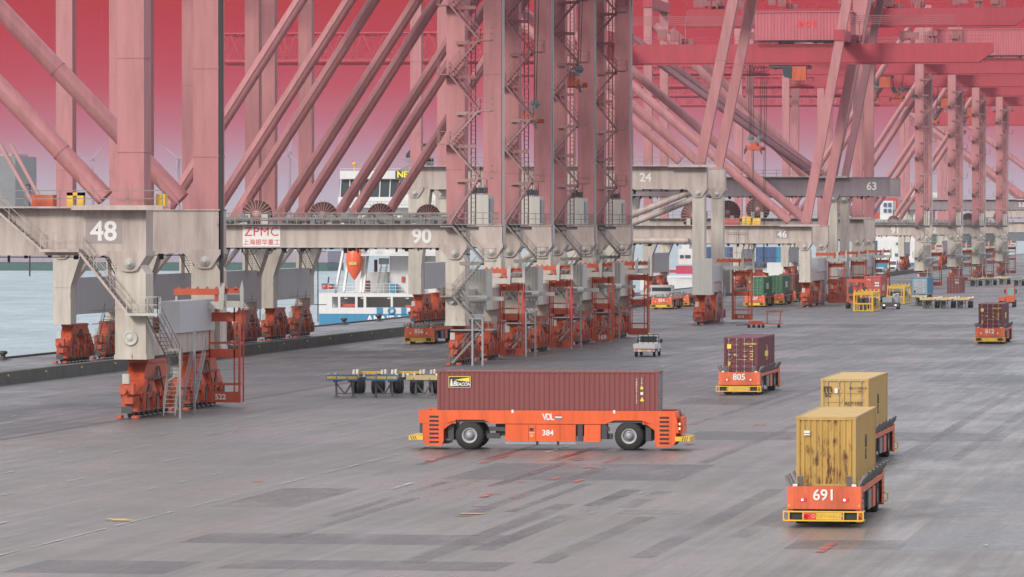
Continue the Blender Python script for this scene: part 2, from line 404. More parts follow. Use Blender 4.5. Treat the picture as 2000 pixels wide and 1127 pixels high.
# painted lines and worn markings
ml = MB()
for x, d, gp in ((-47.9, 0, 0), (-66.3, 4, 2.2), (-63.6, 3, 3), (-58.5, 5, 2), (-53.0, 3, 4), (-92, 5, 4), (-89, 4, 5), (-86.5, 9, 4), (-82, 6, 5), (-79.5, 12, 6), (-30, 2, 14), (-12, 3, 12), (4, 4, 18)):
    y = 120
    while y < 900:
        seg = d or 14
        if not (d and rt.random() < .35): strip(ml, x, y, y+seg*rt.uniform(.7, 1), .14 if x > -78 else .22, .036)
        y += seg+gp
for i in range(70):
    strip(ml, rt.uniform(-97, -40), *(lambda y: (y, y+rt.uniform(1, 9)))(rt.uniform(230, 900)), rt.uniform(.08, .3), .0365+i*.00005)
tag(ml.build('lane_marking', 'mark_white'), kind='structure')
mr = MB()
for px, py in ((838,901),(870,893),(1015,943),(1075,938),(1120,943),(1115,912),(962,966),(940,972),(1150,915),(1130,900),(500,942),(930,990),(1430,650),(1300,640),(1325,632),(1465,690),(1410,790),(1480,832),(1530,858),(1340,870),(1260,690),(1660,652)):
    x, y = G(px, py); strip(mr, x, y, y+rt.uniform(.5, 3.2), rt.uniform(.2, .7), nz_()+.014)
for px, py in ((1180,905),(1100,893),(940,905),(1600,1080)):
    x, y = G(px, py); strip(mr, x, y, y+rt.uniform(6, 10), .35, nz_()+.014)
tag(mr.build('red_paint_mark', 'mark_red'), kind='structure')
my = MB()
for px, py in ((215,1018),(205,1016),(900,1005)):
    x, y = G(px, py); quad(my, [(x, y), (x+.9, y), (x+.9, y+.5), (x, y+.5)], nz_()+.014)
tag(my.build('yellow_paint_mark', 'yellow'), kind='structure')

# low concrete wall along the apron
KX = -99.0
wr = thing('barrier_wall', 'long low dark concrete wall between the yard and the waterside rail', 'wall', (KX, 0, 0))
k = MB()
y = 150
while y < 1700:
    k.lim(-.35, .35, y, y+5.92, 0, 1.0); y += 6
k.build('wall_section', 'concrete_wall', wr)
k = MB(); y = 156
while y < 1700: k.box((.38, y, .72), (.06, .5, .14)); y += 12
k.build('reflector', 'yellow_dirty', wr)
# bollards on the quay edge
bl = thing('bollard', None, None)
b_ = MB(); b_.lathe((0,0,0), [(0, .0), (0, .42), (.1, .42), (.14, .26), (.5, .24), (.6, .42), (.78, .44), (.86, .3), (.88, 0)], 'z', 14); b_.build('bollard_post', 'machine_dark', bl)
b_ = MB(); b_.box((0, 0, .03), (1.2, 1.2, .06)); b_.build('base_plate', 'machine_dark', bl)
freeze(bl); tag(bl, 'dark iron mooring bollard on the quay edge', 'bollard', 'mooring bollards along the quay edge'); bl.location = (QE+.9, 430, 0)
for i in range(1, 16): clone(bl, None, (QE+.9, 430+i*24, 0), 0)

exec_parts = []
# ------------------------------------------------------------------ ship-to-shore cranes
GA = XL-XS          # rail gauge
def bogie(root, x, y0, y1, top, mat='bogie_orange', w=1.0):
    L = y1-y0; c = (y0+y1)/2
    m = MB()
    m.prism([(y0+L*.26, top), (y1-L*.26, top), (y1-L*.14, 2.35), (y0+L*.14, 2.35)], 'x', x-w*.50, x+w*.50)
    m.lim(x-w*.60, x+w*.60, c-L*.26, c+L*.26, top-.22, top-.02)
    for k in (-1, 1):
        cc = c+k*L*.24
        m.prism([(cc-L*.10, 2.5), (cc+L*.10, 2.5), (cc+L*.21, 1.55), (cc+L*.19, 1.25), (cc-L*.19, 1.25), (cc-L*.21, 1.55)], 'x', x-w*.58, x+w*.58)
        m.tube((x-w*.68, cc, 2.15), (x+w*.68, cc, 2.15), .24, 10)
    for k in range(4):
        cc = y0+L*(k+.5)/4
        m.prism([(cc-L*.05, 1.6), (cc+L*.05, 1.6), (cc+L*.112, .95), (cc+L*.112, .42), (cc-L*.112, .42), (cc-L*.112, .95)], 'x', x-w*.46, x+w*.46)
        m.tube((x-w*.6, cc, 1.3), (x+w*.6, cc, 1.3), .16, 8)
        m.lim(x+w*.46, x+w*.74, cc-.35, cc+.35, .55, 1.05)
        m.tube((x+w*.6, cc-.2, 1.05), (x+w*.6, cc-.2, 1.62), .17, 8)
        m.lim(x-w*.60, x-w*.46, cc-.5, cc-.1, .5, .9)
    # rail clamp and buffer on the outer ends
    m.lim(x-w*.38, x+w*.38, y0-.55, y0+.1, 1.55, 2.2); m.lim(x-w*.30, x+w*.30, y0-.45, y0+.1, .95, 1.4)
    m.box((x-w*.45, y0-.3, .12), (.35, .7, .18)); m.box((x+w*.45, y0-.3, .12), (.35, .7, .18))
    m.tube((x-.1, y0-.95, 1.75), (x-.1, y0-.5, 1.75), .16, 8)
    b = m.build('bogie', mat, root)
    m = MB(); r = random.Random(int(L*10))
    for k in range(4):
        cc = y0+L*(k+.5)/4
        m.lim(x+w*.47, x+w*.80, cc-.18, cc+.28, .60, 1.35); m.tube((x+w*.62, cc+.5, .5), (x+w*.62, cc+.5, 1.5), .13, 8); m.lim(x-w*.70, x-w*.48, cc+.1, cc+.55, .7, 1.2)
    for k in (-1, 1):
        cc = c+k*L*.24; m.lim(x+w*.585, x+w*.66, cc-.5, cc+.5, 1.65, 1.95); m.bar((x+w*.62, cc-1.2, 1.5), (x+w*.62, c, top-.5), .07)
    m.lim(x-w*.3, x+w*.3, y0-.58, y0-.5, .35, .8); m.bar((x+w*.66, c-L*.3, 2.5), (x+w*.66, c+L*.3, 2.45), .08)
    m.lim(x-w*.505, x+w*.505, c-.35, c+.35, 2.5, top-.5)
    m.build('drive_unit', 'machine_dark', b)
    m = MB(); m.box((x-.05, y0-.5, 2.55), (.42, .35, .62)); m.build('control_box', 'cabinet_white', b)
    wm = MB(); wm.lathe((0, 0, 0), [(-.17, 0), (-.17, .40), (-.12, .46), (-.09, .40), (.09, .40), (.12, .46), (.17, .40), (.17, 0)], 'x', 14)
    wo = None
    for k in range(8):
        cc = y0+L*(k//2+.5)/4 + (-1 if k % 2 == 0 else 1)*L*.062
        if wo is None: wo = wm.build('wheel', 'machine_dark', b); o = wo
        else: o = wo.copy(); COL.objects.link(o); o.parent = b
        o.location = (x, cc, .47)
    return b
def railing(root, pts, name='railing', gap=1.5, mat='stair_steel'):
    m = MB(); m.rail(pts, gap=gap, w=.06); return m.build(name, mat, root)
def hose_reel(root, x, y, z, r=1.9):
    m = MB(); m.lathe((x, y-.35, z), [(0, .3), (0, r), (.05, r), (.08, .9), (.62, .9), (.65, r), (.70, r), (.70, .3)], 'y', 30)
    o = m.build('cable_reel', 'reel_brown', root)
    m = MB()
    for i in range(22):
        t = 2*math.pi*i/22; m.bar((x+.25*math.cos(t), y-.42, z+.25*math.sin(t)), (x+(r+.18)*math.cos(t), y-.42, z+(r+.18)*math.sin(t)), .05)
    m.lathe((x, y-.5, z), [(0, .01), (0, .4), (.3, .4)], 'y', 12)
    m.build('spoke_frame', 'crane_redwash_mid', o)
    m = MB(); m.lim(x-1.1, x-.5, y-.9, y-.4, z-r*.72, z-r*.72+1.0); m.lim(x+.5, x+1.1, y-.9, y-.4, z-r*.72, z-r*.72+1.0); m.build('motor_cover', 'cabinet_white', o)
def leg_mesh(w, d, x, y, z0, z1, x1=None, w1=None):
    m = MB(); x1 = x if x1 is None else x1; w1 = w1 or w
    vs = []
    for (xx, zz, ww) in ((x, z0, w), (x1, z1, w1)):
        vs += [(xx-ww/2, y-d/2, zz), (xx+ww/2, y-d/2, zz), (xx+ww/2, y+d/2, zz), (xx-ww/2, y+d/2, zz)]
    m.add(vs, [(0, 3, 2, 1), (4, 5, 6, 7), (0, 1, 5, 4), (1, 2, 6, 5), (2, 3, 7, 6), (3, 0, 4, 7)]); return m
PAL = ('crane_redwash',)*5
DARKPAL = ('crane_redwash_dark',)*5
def levels(z0, cuts):
    a, b = cuts; st = (b-a)/1.6
    return [a-st*.6, b+st*.2]
def upper_legs(root, x, y, z0, lean=0.0, w=1.7, d=1.9, ztop=56, mats=PAL, cuts=(21, 27)):
    zs = [z0] + [c for c in levels(z0, cuts) if z0+.5 < c < ztop-.5] + [ztop]; off = 0
    first = None
    for i in range(len(zs)-1):
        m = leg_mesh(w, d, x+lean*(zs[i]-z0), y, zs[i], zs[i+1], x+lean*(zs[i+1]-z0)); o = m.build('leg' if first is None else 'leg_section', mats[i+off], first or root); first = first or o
        if i:
            xx = x+lean*(zs[i]-z0); MB().lim(xx-w/2-.04, xx+w/2+.04, y-d/2-.04, y+d/2+.04, zs[i]-.05, zs[i]+.05).build('flange', mats[i+off], first)
    return first
def brace(root, p, q, r, cuts=(21, 28), mats=PAL, name='brace'):
    p, q = Vector(p), Vector(q)
    if p.z > q.z: p, q = q, p
    lv = levels(p.z, cuts); zs = [p.z] + [c for c in lv if p.z+.5 < c < q.z-.5] + [q.z]
    par = None; P = p; d = (q-p).normalized()
    for i in range(len(zs)-1):
        Q = p.lerp(q, (zs[i+1]-p.z)/(q.z-p.z)); mid = (P.z+Q.z)/2
        o = MB().tube(P, Q, r, 20).build(name if par is None else name+'_section', mats[0], par or root); par = par or o
        if i: MB().tube(P-d*.06, P+d*.06, r+.04, 20).build('collar', mats[0], par)
        P = Q
    MB().bar(p+Vector((d.x*3, -r-.10, d.z*3)), q+Vector((0, -r-.10, 0)), .05).build('conduit', 'stair_redwash', par)
    m = MB(); m.prism([(p.x-r*.9+d.x*1.2, p.z+d.z*1.2), (p.x+d.x*2.4, p.z+d.z*2.4), (p.x+r*.9+d.x*1.2, p.z+d.z*.2), (p.x, p.z-.4)], 'y', p.y-r-.05, p.y-r+.1)
    m.build('gusset_plate', mats[0], par)
    return par
def portal_beam(root, x0, x1, y, z0, z1, th=2.0, mat='crane_grey', num=None, nx=0, nsize=1.6, patch=False, mat_num='white_text', haunch=True, zpin=None):
    zp = z0-.55
    m = MB(); m.lim(x0, x1, y-th/2, y+th/2, z0, z1)
    m.lim(x0, x1, y-th/2-.12, y+th/2+.12, z1-.05, z1+.03); m.lim(x0, x1, y-th/2-.12, y+th/2+.12, z0-.03, z0+.05)
    for i in range(1, int((x1-x0)/6)): m.lim(x0+i*6, x0+i*6+.05, y-th/2-.02, y+th/2+.02, z0+.1, z1-.1)
    b = m.build('portal_beam', mat, root)
    if haunch:
        for hx in (0, -GA):
            h = MB(); h.prism([(hx-1.45, z0+.25), (hx+1.06, z0+.25), (hx+1.06, z0-.05), (hx+.45, zp-.42), (hx+.2, zp-.5), (hx-.3, zp-.5), (hx-.55, zp-.42), (hx-1.45, z0-.05)], 'y', y-th/2-.30, y+th/2+.30)
            ho = h.build('hinge_bracket', mat, b)
            h = MB(); h.lathe((hx, y-th/2-.44, zp), [(0, 0), (0, .12), (.05, .12), (.05, .34), (.14, .36), (.2, .36)], 'y', 20); h.build('hinge_pin', 'cabinet_white', ho)
    # small plant hanging below the beam
    m = MB(); r = random.Random(int(abs(y*10)) + int(z0*7))
    xx = x0+2
    while xx < x1-3:
        a = r.uniform(.15, .5); m.box((xx, y+r.uniform(-.4, .4), z0-.03-a/2), (r.uniform(.08, .35), .3, a)); xx += r.uniform(.6, 2.6)
    m.bar((x0+1, y, z0-.14), (x1-2.5, y, z0-.14), .06)
    m.build('floodlight_row', 'dark', b)
    if num:
        if patch: MB().lim(nx-nsize*.68, nx+nsize*.68, y-th/2-.016, y-th/2-.003, (z0+z1)/2-nsize*.42, (z0+z1)/2+nsize*.42).build('number_panel', 'number_patch', b)
        text(num, nsize, mat_num, b, (nx, y-th/2-.03, (z0+z1)/2), bold=.035)
    return b
def hang_frame(root, x0, x1, y, z1, num, nmat='white_text', size=.55, mat='frame_orange', depth=1.3):
    "tall orange cable and bumper frame hanging down to the ground on the landward side"
    m = MB(); p = .16
    for x in (x0, x1):
        for yy in (y, y+depth):
            m.bar((x, yy, .3), (x, yy, z1), p if yy == y else .10)
    m.bar((x0+.35, y, 1.0), (x0+.35, y, z1), .10); m.bar((x1-.35, y, 1.0), (x1-.35, y, z1), .10)
    for z, h in ((z1-.9, .62), (z1*.52, .6), (.68, .72)):
        m.lim(x0, x1, y-.05, y+.03, z-h/2, z+h/2)
    for z in (z1*.62, 1.55, z1):
        m.bar((x0, y, z), (x1, y, z), .12); m.bar((x0, y+depth, z), (x1, y+depth, z), .12)
        m.bar((x1, y, z), (x1, y+depth, z), .10); m.bar((x0, y, z), (x0, y+depth, z), .10)
    f = m.build('hanging_frame', mat, root)
    if num: text(num, size, nmat, f, ((x0+x1)/2-.1, y-.07, .68), bold=.05)
    return f
def frame_head(root, x0, x1, y, z):
    m = MB(); m.lim(x0, x1-1.1, y-.9, y-.5, z, z+.42); m.lim(x1-1.1, x1, y-.7, y-.3, z+.1, z+.45)
    for i in range(7):
        t = x0+.3+(x1-x0-.6)*i/6; m.add([(t-.12, y-.9, z+.42), (t+.12, y-.9, z+.42), (t+.05, y-.9, z+.58), (t-.12, y-.5, z+.42), (t+.12, y-.5, z+.42), (t+.05, y-.5, z+.58)], [(0, 1, 2), (3, 5, 4), (0, 3, 4, 1), (1, 4, 5, 2), (2, 5, 3, 0)])
    m.bar((x1-1.6, y-.7, z), (x1-1.6, y-.7, z-1.2), .22)
    o = m.build('bumper_head', 'frame_orange', root)
    m = MB(); m.lim(x0+.1, x1-1.2, y-1.0, y-.6, z-.95, z-.45); m.lim(x1-1.1, x1+.1, y-.8, y-.4, z-.85, z-.4)
    m.prism([(x1-1.25, z-1.0), (x1-1.05, z-1.0), (x1-.95, z+.9), (x1-1.35, z+.4)], 'y', y-1.05, y-.85)
    m.prism([(x1+.1, z-.9), (x1+.3, z-.9), (x1+.3, z+.4), (x1+.2, z+1.0), (x1+.05, z+.4)], 'y', y-.9, y-.7)
    m.bar((x0+.15, y-.7, z-.9), (x0+.15, y-.7, z), .14)
    m.build('support_arm', 'cabinet_white', o)
    m = MB(); m.lim(x1-1.1, x1+.05, y-.75, y-.35, z+.02, z+.12); m.build('cover_plate', 'galv', o)
def sill(root, x, S, z0, z1, th=1.5, mat='crane_grey'):
    m = MB(); m.lim(x-th/2, x+th/2, 1.2, S-1.2, z0, z1)
    return m.build('sill_beam', mat, root)
def lower_leg(root, x, y, z0, z1, w=1.75, d=2.2, mat='leg_cream', disc=False, sea=False):
    m = MB()
    if sea:
        m.prism([(x-.85, z0), (x+.75, z0), (x+.75, z0+3.4), (x+1.9, z1), (x-.85, z1)], 'y', y-d/2, y+d/2)
        m.lim(x-.88, x+.78, y-d/2-.03, y+d/2+.03, z0+3.3, z0+3.42)
    else:
        m.prism([(x-w/2, z0), (x+w/2, z0), (x+w/2, z1-.75), (x+.55, z1), (x-.55, z1), (x-w/2, z1-.75)], 'y', y-d/2, y+d/2)
        m.lim(x-w/2-.03, x+w/2+.03, y-d/2-.03, y+d/2+.03, z0+3.2, z0+3.3)
        m.lim(x-w/2-.06, x+w/2+.06, y-d/2-.05, y+d/2+.05, z0, z0+.3)
    o = m.build('lower_leg', mat, root)
    if disc:
        m = MB(); m.lathe((x, y-d/2-.14, z0+1.35), [(0, 0), (0, .14), (.03, .16), (.03, .36), (0, .40), (.04, .48), (.14, .5)], 'y', 24); m.build('jacking_disc', 'cabinet_white', o)
    return o
def zigzag(root, x0, x1, y, zs, w=.85, start_right=True, mat='stair_steel'):
    "flights between landings on alternate sides, climbing across the crane"
    side = start_right
    for i in range(len(zs)-1):
        xa, xb = (x1, x0) if side else (x0, x1)
        MB().stair((xa, y, zs[i]), (xb, y, zs[i+1]), w).build('stair_flight', mat, root)
        s = 1 if xb > xa else -1
        m = MB(); m.lim(min(xb, xb+s*1.05), max(xb, xb+s*1.05), y-w/2-.1, y+w/2+.5, zs[i+1]-.12, zs[i+1])
        e = xb+s*1.05
        m.rail([(xb, y-w/2-.08, zs[i+1]), (e, y-w/2-.08, zs[i+1]), (e, y+w/2+.4, zs[i+1])], gap=.7)
        m.bar((xb, y+w/2, zs[i+1]-.25), (xb-s*2.2, y+w/2+.3, zs[i+1]-.25), .2, .3)
        m.build('landing', mat, root)
        side = not side
def girder(root, S, x0, x1, z0, z1, mat='crane_redwash_deep', boom=None, house=None, sign=False, trolley=None, legs_x=0):
    c = S/2
    gl = MB(); gl.lim(x0, x1-2.2, c-3.3, c-2.1, z0, z1); gl.prism([(x1-2.2, z0), (x1-2.2, z1), (x1, z1), (x1, z0+(z1-z0)*.55)], 'y', c-3.3, c-2.1)
    for i in range(int((x1-x0)/9)): gl.lim(x0+4+i*9, x0+4.06+i*9, c-3.33, c-2.07, z0-.02, z1+.02)
    gl.bar((x0, c-3.0, z0-.15), (x1-2, c-3.0, z0-.15), .3, .25)
    go = gl.build('main_girder', mat, root)
    gr_ = MB(); gr_.lim(x0, x1-2.2, c+2.1, c+3.3, z0, z1); gr_.build('main_girder', mat, root)
    for xx in (0, -GA): MB().lim(xx-.8+legs_x, xx+.8+legs_x, -.9, S+.9, z1+.05, z1+1.7).build('cross_beam', mat, root)
    railing(go, [(x0, c-3.7, z1), (x1, c-3.7, z1)], 'walkway_railing', 2.2, mat)
    m = MB()
    r = random.Random(int(x1*10)+int(S))
    for i in range(26):
        xx = r.uniform(x0+2, x1-4); m.box((xx, c+r.uniform(-2.6, 1), z1+r.uniform(.4, 1.6)), (r.uniform(.4, 2.4), 1, r.uniform(.4, 1.8)))
        if i % 2: m.bar((xx, c-2, z1), (xx, c-2, z1+r.uniform(2, 4.5)), .14)
    for k in range(5): m.bar((x0, c-2.5+k, z1+3+k*.35), (x1-6, c-2.5+k, z1+3+k*.35), .10)
    m.build('deck_machinery', 'stair_redwash_deep', root)
    if boom:
        xb0, xb1, zb, hb = boom
        m = MB()
        for yy in (c-3, c+3):
            m.tube((xb0, yy, zb), (xb1, yy, zb), .42, 8); m.tube((xb0, yy, zb+hb), (xb1, yy, zb+hb), .22, 6)
            n = int(abs(xb1-xb0)/3.4)
            for i in range(n):
                a = xb0+(xb1-xb0)*i/n; b = xb0+(xb1-xb0)*(i+1)/n; h_ = (a+b)/2
                m.bar((a, yy, zb), (h_, yy, zb+hb), .16); m.bar((h_, yy, zb+hb), (b, yy, zb), .16)
                if i % 3 == 0: m.bar((a, yy, zb), (a, yy, zb+hb), .12)
        for i in range(0, 40):
            a = xb0+(xb1-xb0)*i/40; m.bar((a, c-3, zb+hb), (a, c+3, zb+hb), .12)
        for z in (.9, 1.4): m.bar((xb0, c-3.6, zb+z), (xb1, c-3.6, zb+z), .05)
        for i in range(60):
            a = xb0+(xb1-xb0)*i/60; m.bar((a, c-3.6, zb), (a, c-3.6, zb+1.4), .05)
        m.build('boom', mat, root)
    if house:
        hx0, hx1, hz = house
        m = MB(); m.corr((hx0, c-4.2, z1+.5), (hx1-hx0, 0, 0), (0, 0, hz), (0, -1, 0), .5, .05); m.lim(hx0, hx1, c-4.18, c+4.2, z1+.5, z1+.5+hz)
        m.lim(hx0-.2, hx1+.2, c-4.4, c+4.4, z1+.5+hz, z1+.7+hz)
        ho = m.build('machinery_house', 'house_redwash', root)
        if sign: text('ect', 1.9, 'logo_red', ho, ((hx0+hx1)/2+.6, c-4.3, z1+.5+hz*.62), bold=.05, name='house_lettering', spacing=1.3)
        m = MB()
        for i in range(int((hx1-hx0)/.35)): m.lim(hx0+i*.35, hx0+i*.35+.16, c-4.5, c-4.4, z1+.05, z1+.5)
        m.build('vent_grille', 'dark', ho)
    if trolley is not None:
        m = MB(); m.lim(trolley-4, trolley+2, c-2.9, c+2.9, z0-.75, z0-.3); m.bar((trolley-3, c-2.5, z0-.3), (trolley-3, c-2.5, z0-1.2), .2)
        to = m.build('trolley', 'machine_dark', root)
        m = MB(); m.lim(trolley-.3, trolley+1.8, c-4.6, c-2.8, z0-2.6, z0-.6); m.lim(trolley-.5, trolley+2.0, c-4.8, c-2.7, z0-2.75, z0-2.6); m.build('cab', 'bogie_orange', to)
        m = MB(); m.prism([(trolley-1.9, z0-.7), (trolley-.3, z0-.7), (trolley-.3, z0-2.5), (trolley-1.5, z0-2.2)], 'y', c-4.5, c-2.9); m.build('cab_window', 'glass', to)

def crane_a():
    S, zb, zt = 20.6, 10.35, 12.3
    root = thing('ship_crane', None, None)
    for x in (0, -GA):
        bogie(root, x, -1.6, 8.9, 3.45); bogie(root, x, S-7.6, S+2.0, 3.45)
    for y in (0, S):
        lower_leg(root, 0, y, 3.45, zb-.45); lower_leg(root, -GA, y, 3.46, zb, sea=True)
        portal_beam(root, -GA-1.5, 1.0, y, zb, zt)
        upper_legs(root, 0, y, zt, w=1.65, d=1.8, cuts=(19.5, 25.5)); upper_legs(root, -GA+.1, y, zt, w=1.5, d=1.5, cuts=(19.5, 25.5))
        brace(root, (-27.0, y, zt+.1), (-.6, y, 53.0), .56, cuts=(18.5, 25))
        brace(root, (-GA+1, y, 50.5), (-25.3+14, y, zt+33), .5, cuts=(18.5, 25))
    sill(root, -GA, S, 4.3, 7.6, 1.5, 'sill_grey'); sill(root, 0, S, 4.6, 6.6)
    m = MB(); m.lim(-9.6, -8.4, 1.0, S-1.0, zb+.2, zt-.1); m.build('tie_beam', 'crane_grey', root)
    m = MB(); m.lim(-GA-.5, -GA+.5, .9, S-.9, zt-1.7, zt-.2); m.build('tie_beam', 'crane_grey', root)
    # walkway along the near portal beam
    m = MB(); m.lim(-30, 3.4, -1.9, -1.0, zt+.04, zt+.12); wo = m.build('walkway', 'stair_steel', root)
    railing(wo, [(-30, -1.85, zt+.05), (3.4, -1.85, zt+.05), (3.4, 1.6, zt+.05)], gap=.8)
    m = MB(); rr = random.Random(5)
    for i in range(60): m.box((rr.uniform(-29, -1), rr.uniform(-.5, 1.5), zt+rr.uniform(.15, .7)), (rr.uniform(.1, .9), .3, rr.uniform(.1, .8)))
    for z in (.45, .62): m.tube((-29, -.3, zt+z), (-1.2, -.3, zt+z), .07, 6)
    m.build('pipework', 'steel_grey', wo)
    # stairs between and in front of the two landside legs
    zigzag(root, -.35, 2.3, -1.85, [12.4, 16.5, 19.5, 22.4], start_right=False, mat='stair_redwash')
    zigzag(root, -.35, 2.3, -1.85, [22.4, 25.6, 28.6, 31.7, 34.8, 37.8, 40.9], start_right=True, mat='stair_redwash_deep')
    zigzag(root, -.1, 2.6, -1.75, [.2, 3.2, 6.1, 9.2, 12.25], start_right=False, mat='stair_steel')
    m = MB()
    for x in (1.05, 1.45):
        m.bar((x, 1.2, zt), (x, 1.2, 50), .09)
    for i in range(95): m.bar((1.05, 1.2, zt+i*.4), (1.45, 1.2, zt+i*.4), .04)
    m.build('cable_mast', 'crane_redwash_dark', root)
    m = MB(); m.lim(1.0, 1.07, S-1.0, S-.9, 9, 50); m.lim(.95, 1.15, S-1.0, S-.92, 9, 50); m.build('edge_duct', 'galv', root)
    m = MB(); m.lim(-.5, 1.35, 9, 12, zt, zt+2.75); ho = m.build('electrical_cabinet', 'cabinet_white', root)
    m = MB()
    for i in range(9): m.bar((-.3+i*.18, 9.5, zt+2.75), (-.3+i*.18, 9.5, zt+3.1+.5*((i*7) % 3)), .07)
    m.box((.5, 10.2, zt+3.15), (1.1, 1, .5)); m.build('aerial_row', 'machine_dark', ho)
    m = MB(); m.lim(1.36, 1.45, 9.4, 11.6, zt+.3, zt+2.4); m.build('cabinet_door', 'galv', ho)
    # cladding box and buffers low between the legs
    m = MB(); m.corr((-.2, 5.8, 4.75), (1.9, 0, 0), (0, 0, 3.6), (0, -1, 0), .32, .05); m.lim(-.2, 1.7, 5.85, 9, 4.75, 8.35); m.build('equipment_box', 'cabinet_white', root)
    m = MB(); m.tube((-.3, -1.5, 5.75), (1.9, 3.2, 5.75), .36, 10); m.lim(.3, 1.7, 4.2, 4.7, 4.4, 5.1); m.lim(1.3, 3.6, 3.2, 3.7, 5.6, 5.95); m.build('buffer', 'cabinet_white', root)
    for x in (1.75, 2.65):
        m = MB(); m.bar((x, -2.4, 0), (x, -2.4, 4.1), .16); m.build('stair_post', 'galv', root)
    m = MB(); m.bar((1.75, -2.4, 4.1), (2.65, -2.4, 4.1), .12); m.lim(-.2, 2.7, -2.5, -1.2, 3.05, 3.15)
    m.build('stair_platform', 'galv', root)
    hang_frame(root, .9, 2.95, S-1.8, 7.5, None); frame_head(root, -.5, 3.1, S-2.4, 7.9)
    m = MB()
    for z in (2.2, 3.4, 4.6): m.bar((-GA+1.5, 4, z), (-GA+1.5, 16, z), .06)
    m.stair((-GA+1.6, 6, .2), (-GA+1.6, 10.5, 4.2), .9, side='x'); m.stair((-GA+1.6, 9, 10.1), (-GA+1.6, 15, 7.6), .9, side='x')
    m.build('access_stair', 'stair_steel', root)
    m = MB()
    for k in (-1, 1): m.bar((-GA+.3, 3, 7.6), (-GA+1.2, 6+3*k, 10.3), .35)
    m.bar((-GA+.3, 16, 7.6), (-GA+1.2, 12, 10.3), .35); m.build('knee_strut', 'crane_grey', root)
    hose_reel(root, -19.2, 6, zt+.95, 1.3)
    girder(root, S, -30, 30, 42, 45, 'crane_redwash_deep', boom=(-88, -30, 42.3, 4.2), house=(3, 20, 5), trolley=-8)
    return root
ca = crane_a(); freeze(ca)
A_LIST = [(446.0, 'grey gantry crane numbered 90 with a red and white maker sign on its beam', '90'),
          (477.3, 'zigzag stair crane standing directly behind crane 90', None),
          (507.9, 'grey gantry crane with zigzag stairs, frame lettered 169 at its foot', None),
          (536.9, 'gantry crane with zigzag stairs, last of the close four, beside the white pickup', None),
          (997.0, 'distant gantry crane numbered 91 behind the blue container', '91'),
          (1090.0, 'distant gantry crane numbered 92 behind the lone brown container', '92'),
          (1170.0, 'distant gantry crane numbered 93 behind the row of parked trailers', '93'),
          (1262.0, 'farthest of the stair towered gantry cranes, half hidden behind crane 93', None)]
frames = ['997', '25', '169', None, None, None, None, None]
for i, (Y, lab, num) in enumerate(A_LIST):
    o = ca if i == 0 else clone(ca)
    o.location = (XL, Y, 0); tag(o, lab, 'crane', 'container gantry cranes along the quay')
    if frames[i]: text(frames[i], .62, 'white_text' if i == 2 else 'machine_dark', o, (1.9, 20.6-1.8-.08, .66), bold=.05)
    if num:
        x = {'90': -3.0, '91': -4.6, '92': -4.0, '93': -3.6}[num]
        text(num, 1.75, 'white_text', o, (x, -1.02, 11.3), bold=.05)
bd = MB(); bd.lim(-19.1, -15.7, -1.06, -1.01, 10.42, 12.22); sb = bd.build('maker_sign', 'white_text', ca)
text('ZPMC', 1.12, 'logo_red', sb, (-17.4, -1.08, 11.70), bold=.0, spacing=1.10, name='sign_lettering')
text('上海振华重工', .56, 'logo_red', sb, (-17.4, -1.08, 10.77), bold=.0, name='sign_lettering')

